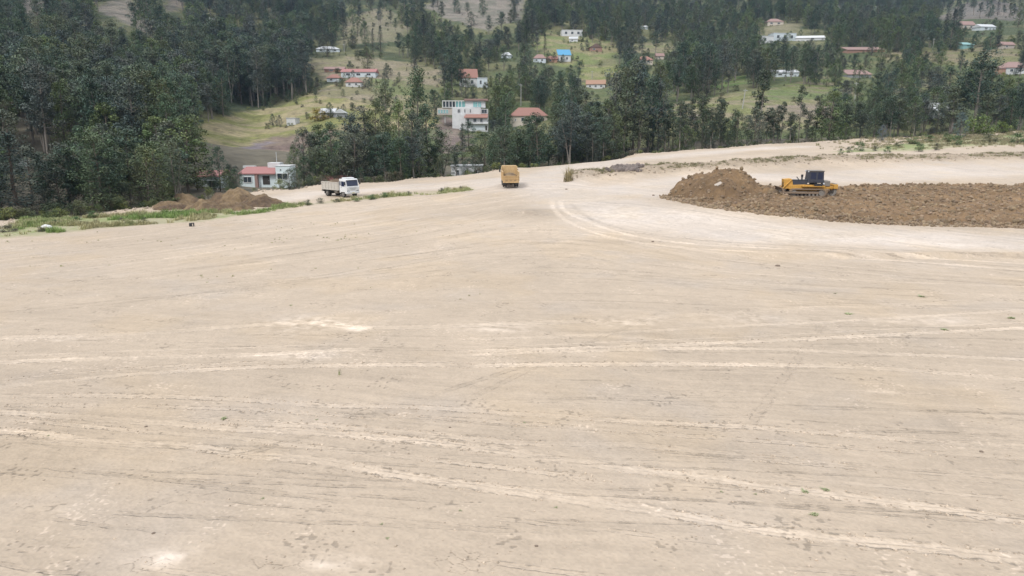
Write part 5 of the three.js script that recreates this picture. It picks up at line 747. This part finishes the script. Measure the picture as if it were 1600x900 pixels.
    const p = onGround(px, py, 40), s = h / 10, o = thing('bush', lab, 'bush', px < 800 ? 'bushes on the grass strip' : 'bushes on the bank'); o.position.set(p.x, p.y - .05, p.z); o.rotation.y = px; o.scale.set(s * w, s, s * w); const { T: t, C: c2 } = GEO.shrub[px % 4]; mesh('stem', t, BARK.shrub, o); mesh('foliage', c2, bushM[c], o);
  }
  // dry reeds at the end of the bank
  { const p = onGround(888, 284, 60), o = thing('reed_clump', 'tall dry reed clump at the end of the weedy bank', 'reeds'); o.position.copy(p); mesh('reed_stalks', tuft(90, 2.6, .55, .03), leafM(.3, .25, .13), o); mesh('dead_leaves', tuft(60, 1.1, .8, .03), leafM(.2, .16, .09), o); }
  // weeds sprouting singly on the clay
  const wt = [tuft(16, .16, .05, .008), tuft(46, .2, .06, .009), tuft(8, .34, .04, .01)];
  const near = [[350, 655, 1, 'green weed tuft on the clay'], [531, 586, 2, 'upright dark weed stalk on the clay'], [495, 656, 0, 'faint weed sprig on the clay'], [75, 681, 0, 'small weed sprig in the pale tyre track'], [820, 661, 0, 'small green sprig above the tyre track'], [410, 780, 0, 'thin weed sprig on the lower clay'], [720, 799, 0, 'small weed sprig below the tyre track'], [596, 820, 0, 'tiny weed sprig, upper of two on the lower clay'], [606, 842, 0, 'tiny weed sprig, lower of two on the lower clay'], [1258, 770, 1, 'green weed patch straddling the pale track'], [1290, 767, 1, 'green weed clump on the pale track'], [1180, 772, 0, 'weed sprig beside the pale track'], [1272, 805, 1, 'isolated weed tuft between the two pale tracks'], [868, 794, 0, 'lone weed sprig near the lowest track'], [1475, 516, 1, 'green weed tuft on far clay'], [1440, 464, 1, 'green weed patch on far clay'], [1325, 491, 1, 'flat weed patch on far clay'], [1305, 459, 0, 'weed sprig on far clay'], [455, 478, 0, 'faint green weed sprig on far clay'], [1580, 498, 1, 'weed tuft at the far picture edge'], [1128, 770, 0, 'weed sprig just before the pale track bend']];
  near.forEach(([px, py, k, lab]) => { const p = onGround(px, py), o = mesh('weed_tuft', wt[k], leafM(.3, .33, .175)); tag(o, lab, 'weed', 'weeds on the clay'); o.position.copy(p); o.rotation.y = px; const s = (k === 1 ? 1.5 : 1) * clamp(-p.z / 26, .8, 1.7); o.scale.set(s * 1.3, s * (k === 2 ? .9 : .2), s * 1.1); });
  // rubble on the bank
  const rk = [1, 2, 3].map(i => { const q = new THREE.IcosahedronGeometry(1, 1), p = q.attributes.position; for (let j = 0; j < p.count; j++) { const k = .7 + .6 * vn(p.getX(j) * 1.5 + i * 9, p.getY(j) * 1.5 + p.getZ(j) * 1.3 + i); p.setXYZ(j, p.getX(j) * k, p.getY(j) * k * .7, p.getZ(j) * k); } q.computeVertexNormals(); return q; });
  const scatterRocks = (name, label, list, m) => { const root = tag(new THREE.Group(), label, 'rubble', null, 'stuff'); root.name = name; scene.add(root); rk.forEach((q, v) => { const a = list.filter((_, i) => i % 3 === v), im = shade(new THREE.InstancedMesh(q, m, a.length)); im.name = 'lumps'; a.forEach(([x, z, s], i) => { E.set(r() * 6, r() * 6, r() * 6); M.compose(V(x, H(x, z) + s * .15, z), Q.setFromEuler(E), V(s, s, s)); im.setMatrixAt(i, M); const k = g(.65, 1.3); C.setRGB(k, k, k); im.setColorAt(i, C); }); root.add(im); }); };
  const rub = []; for (let i = 0; i < 420; i++) { const px = 978 + g(-1, 1) * g(0, 34), d = 116 + g(-2, 2.5); rub.push([(px - 800) / 1109 * d, -d, g(.08, .42)]); } scatterRocks('dark_rubble', 'dark grey rubble dumped on the weedy bank', rub, mat(.17, .14, .125, 1));
  const lip = []; for (let i = 0; i < 900; i++) { const px = g(-60, 1400), d = edgeAt(px) + g(-2.2, .8); lip.push([(px - 800) / 1109 * d, -d, .04 + .16 * r() ** 2]); } for (let i = 0; i < 900; i++) { const px = g(890, 1700), cd = lin([[880, 114], [1000, 117], [1200, 124], [1600, 134], [2100, 140]], px), d = cd + g(-4, 3); lip.push([(px - 800) / 1109 * d, -d, g(.04, .2)]); } scatterRocks('rim_stones', 'stones and clods along the rim of the site', lip, mat(.33, .27, .21, 1));
  // crumbs thrown up beside the tyre tracks and loose over the clay
  const cr = []; for (const t of TRACKS) { if (t.faint || t.crumb < .5) continue; const n = Math.min(1600, Math.round(t.line.length * .02 * 26 * t.crumb)); for (let i = 0; i < n; i++) { const k = Math.floor(r() * (t.line.length - 2)), p = t.line[k], q = t.line[k + 1], l = Math.hypot(q.x - p.x, q.z - p.z) || 1; if (fbm(k * .02 / 3.2, t.w * 91 + t.pale * 50, 3) < .4) continue; const o = (r() < .5 ? 1 : -1) * (t.w / 2 + g(-.12, .1)); cr.push([p.x - (q.z - p.z) / l * o, p.z + (q.x - p.x) / l * o, .008 + .03 * r() ** 2.5]); } }
  for (let i = 0; i < 2600; i++) { const d = 13 + 50 * r() ** 1.6; cr.push([g(-.8, .8) * d, -d, .008 + .026 * r() ** 4]); }
  scatterRocks('clay_crumbs', 'small dry clay crumbs lying beside the tyre tracks', cr, mat(.44, .36, .28, 1));
  // single dark stones
  [[1215, 416, .2, 'dark stone lying alone on the far clay'], [1020, 378, .16, 'dark stone beside the curved tyre tracks'], [1021, 306, .22, 'dark stone before the tip of the big mound'], [885, 296, .2, 'flat dark stone on the pale haul road'], [228, 667, .06, 'small dark stone near the tyre track'], [1533, 706, .07, 'small dark stone on the lower clay'], [838, 854, .05, 'tiny dark stone on the nearest clay'], [240, 834, .05, 'tiny dark stone above the white stain'], [703, 669, .05, 'tiny dark stone beside the tracks']].forEach(([px, py, s, lab], i) => { const p = onGround(px, py), o = mesh('stone', rk[i % 3], mat(.17, .13, .1, 1)); tag(o, lab, 'stone', 'dark stones on the clay'); s *= .75; o.position.set(p.x, p.y + s * .2, p.z); o.rotation.y = i; o.scale.set(s * 1.2, s * .8, s); });
  // the small black stand and the white sack
  { const p = onGround(299.5, 354, 30), o = thing('black_stand', 'small black box-shaped stand on the bare ground below the grass strip', 'stand'); o.position.copy(p); o.rotation.y = .15; mesh('block', rbox(.26, .36, .24, -.09, .18, 0, .02), VM.black, o); mesh('top_bar', box(.26, .08, .2, .14, .345, 0), VM.black, o); mesh('leg', box(.09, .32, .16, .225, .155, 0), VM.black, o); }
  { const p = onGround(73, 356, 30), o = heap('plastic_sack', 'crumpled white plastic sack on the grass strip', 'sack', .55, .3, 66, mat(.62, .63, .64, .5), 1.1, .6, .2, 22, .4); o.position.copy(p); o.position.y += .04; }
  { const p = onGround(1120, 302, 60), o = mesh('stone_slab', rbox(1.0, .16, .5, 0, 0, 0, .05), mat(.4, .35, .3, 1)); tag(o, 'pale flat stone slab lying on the face of the brown mound', 'stone'); o.rotation.set(.5, .3, .35); const q = at(1121, 301, 86.6); o.position.set(q.x, H(q.x, q.z) + fillAt(q.x, q.z) + .06, q.z); }
}

renderer.render(scene, camera);
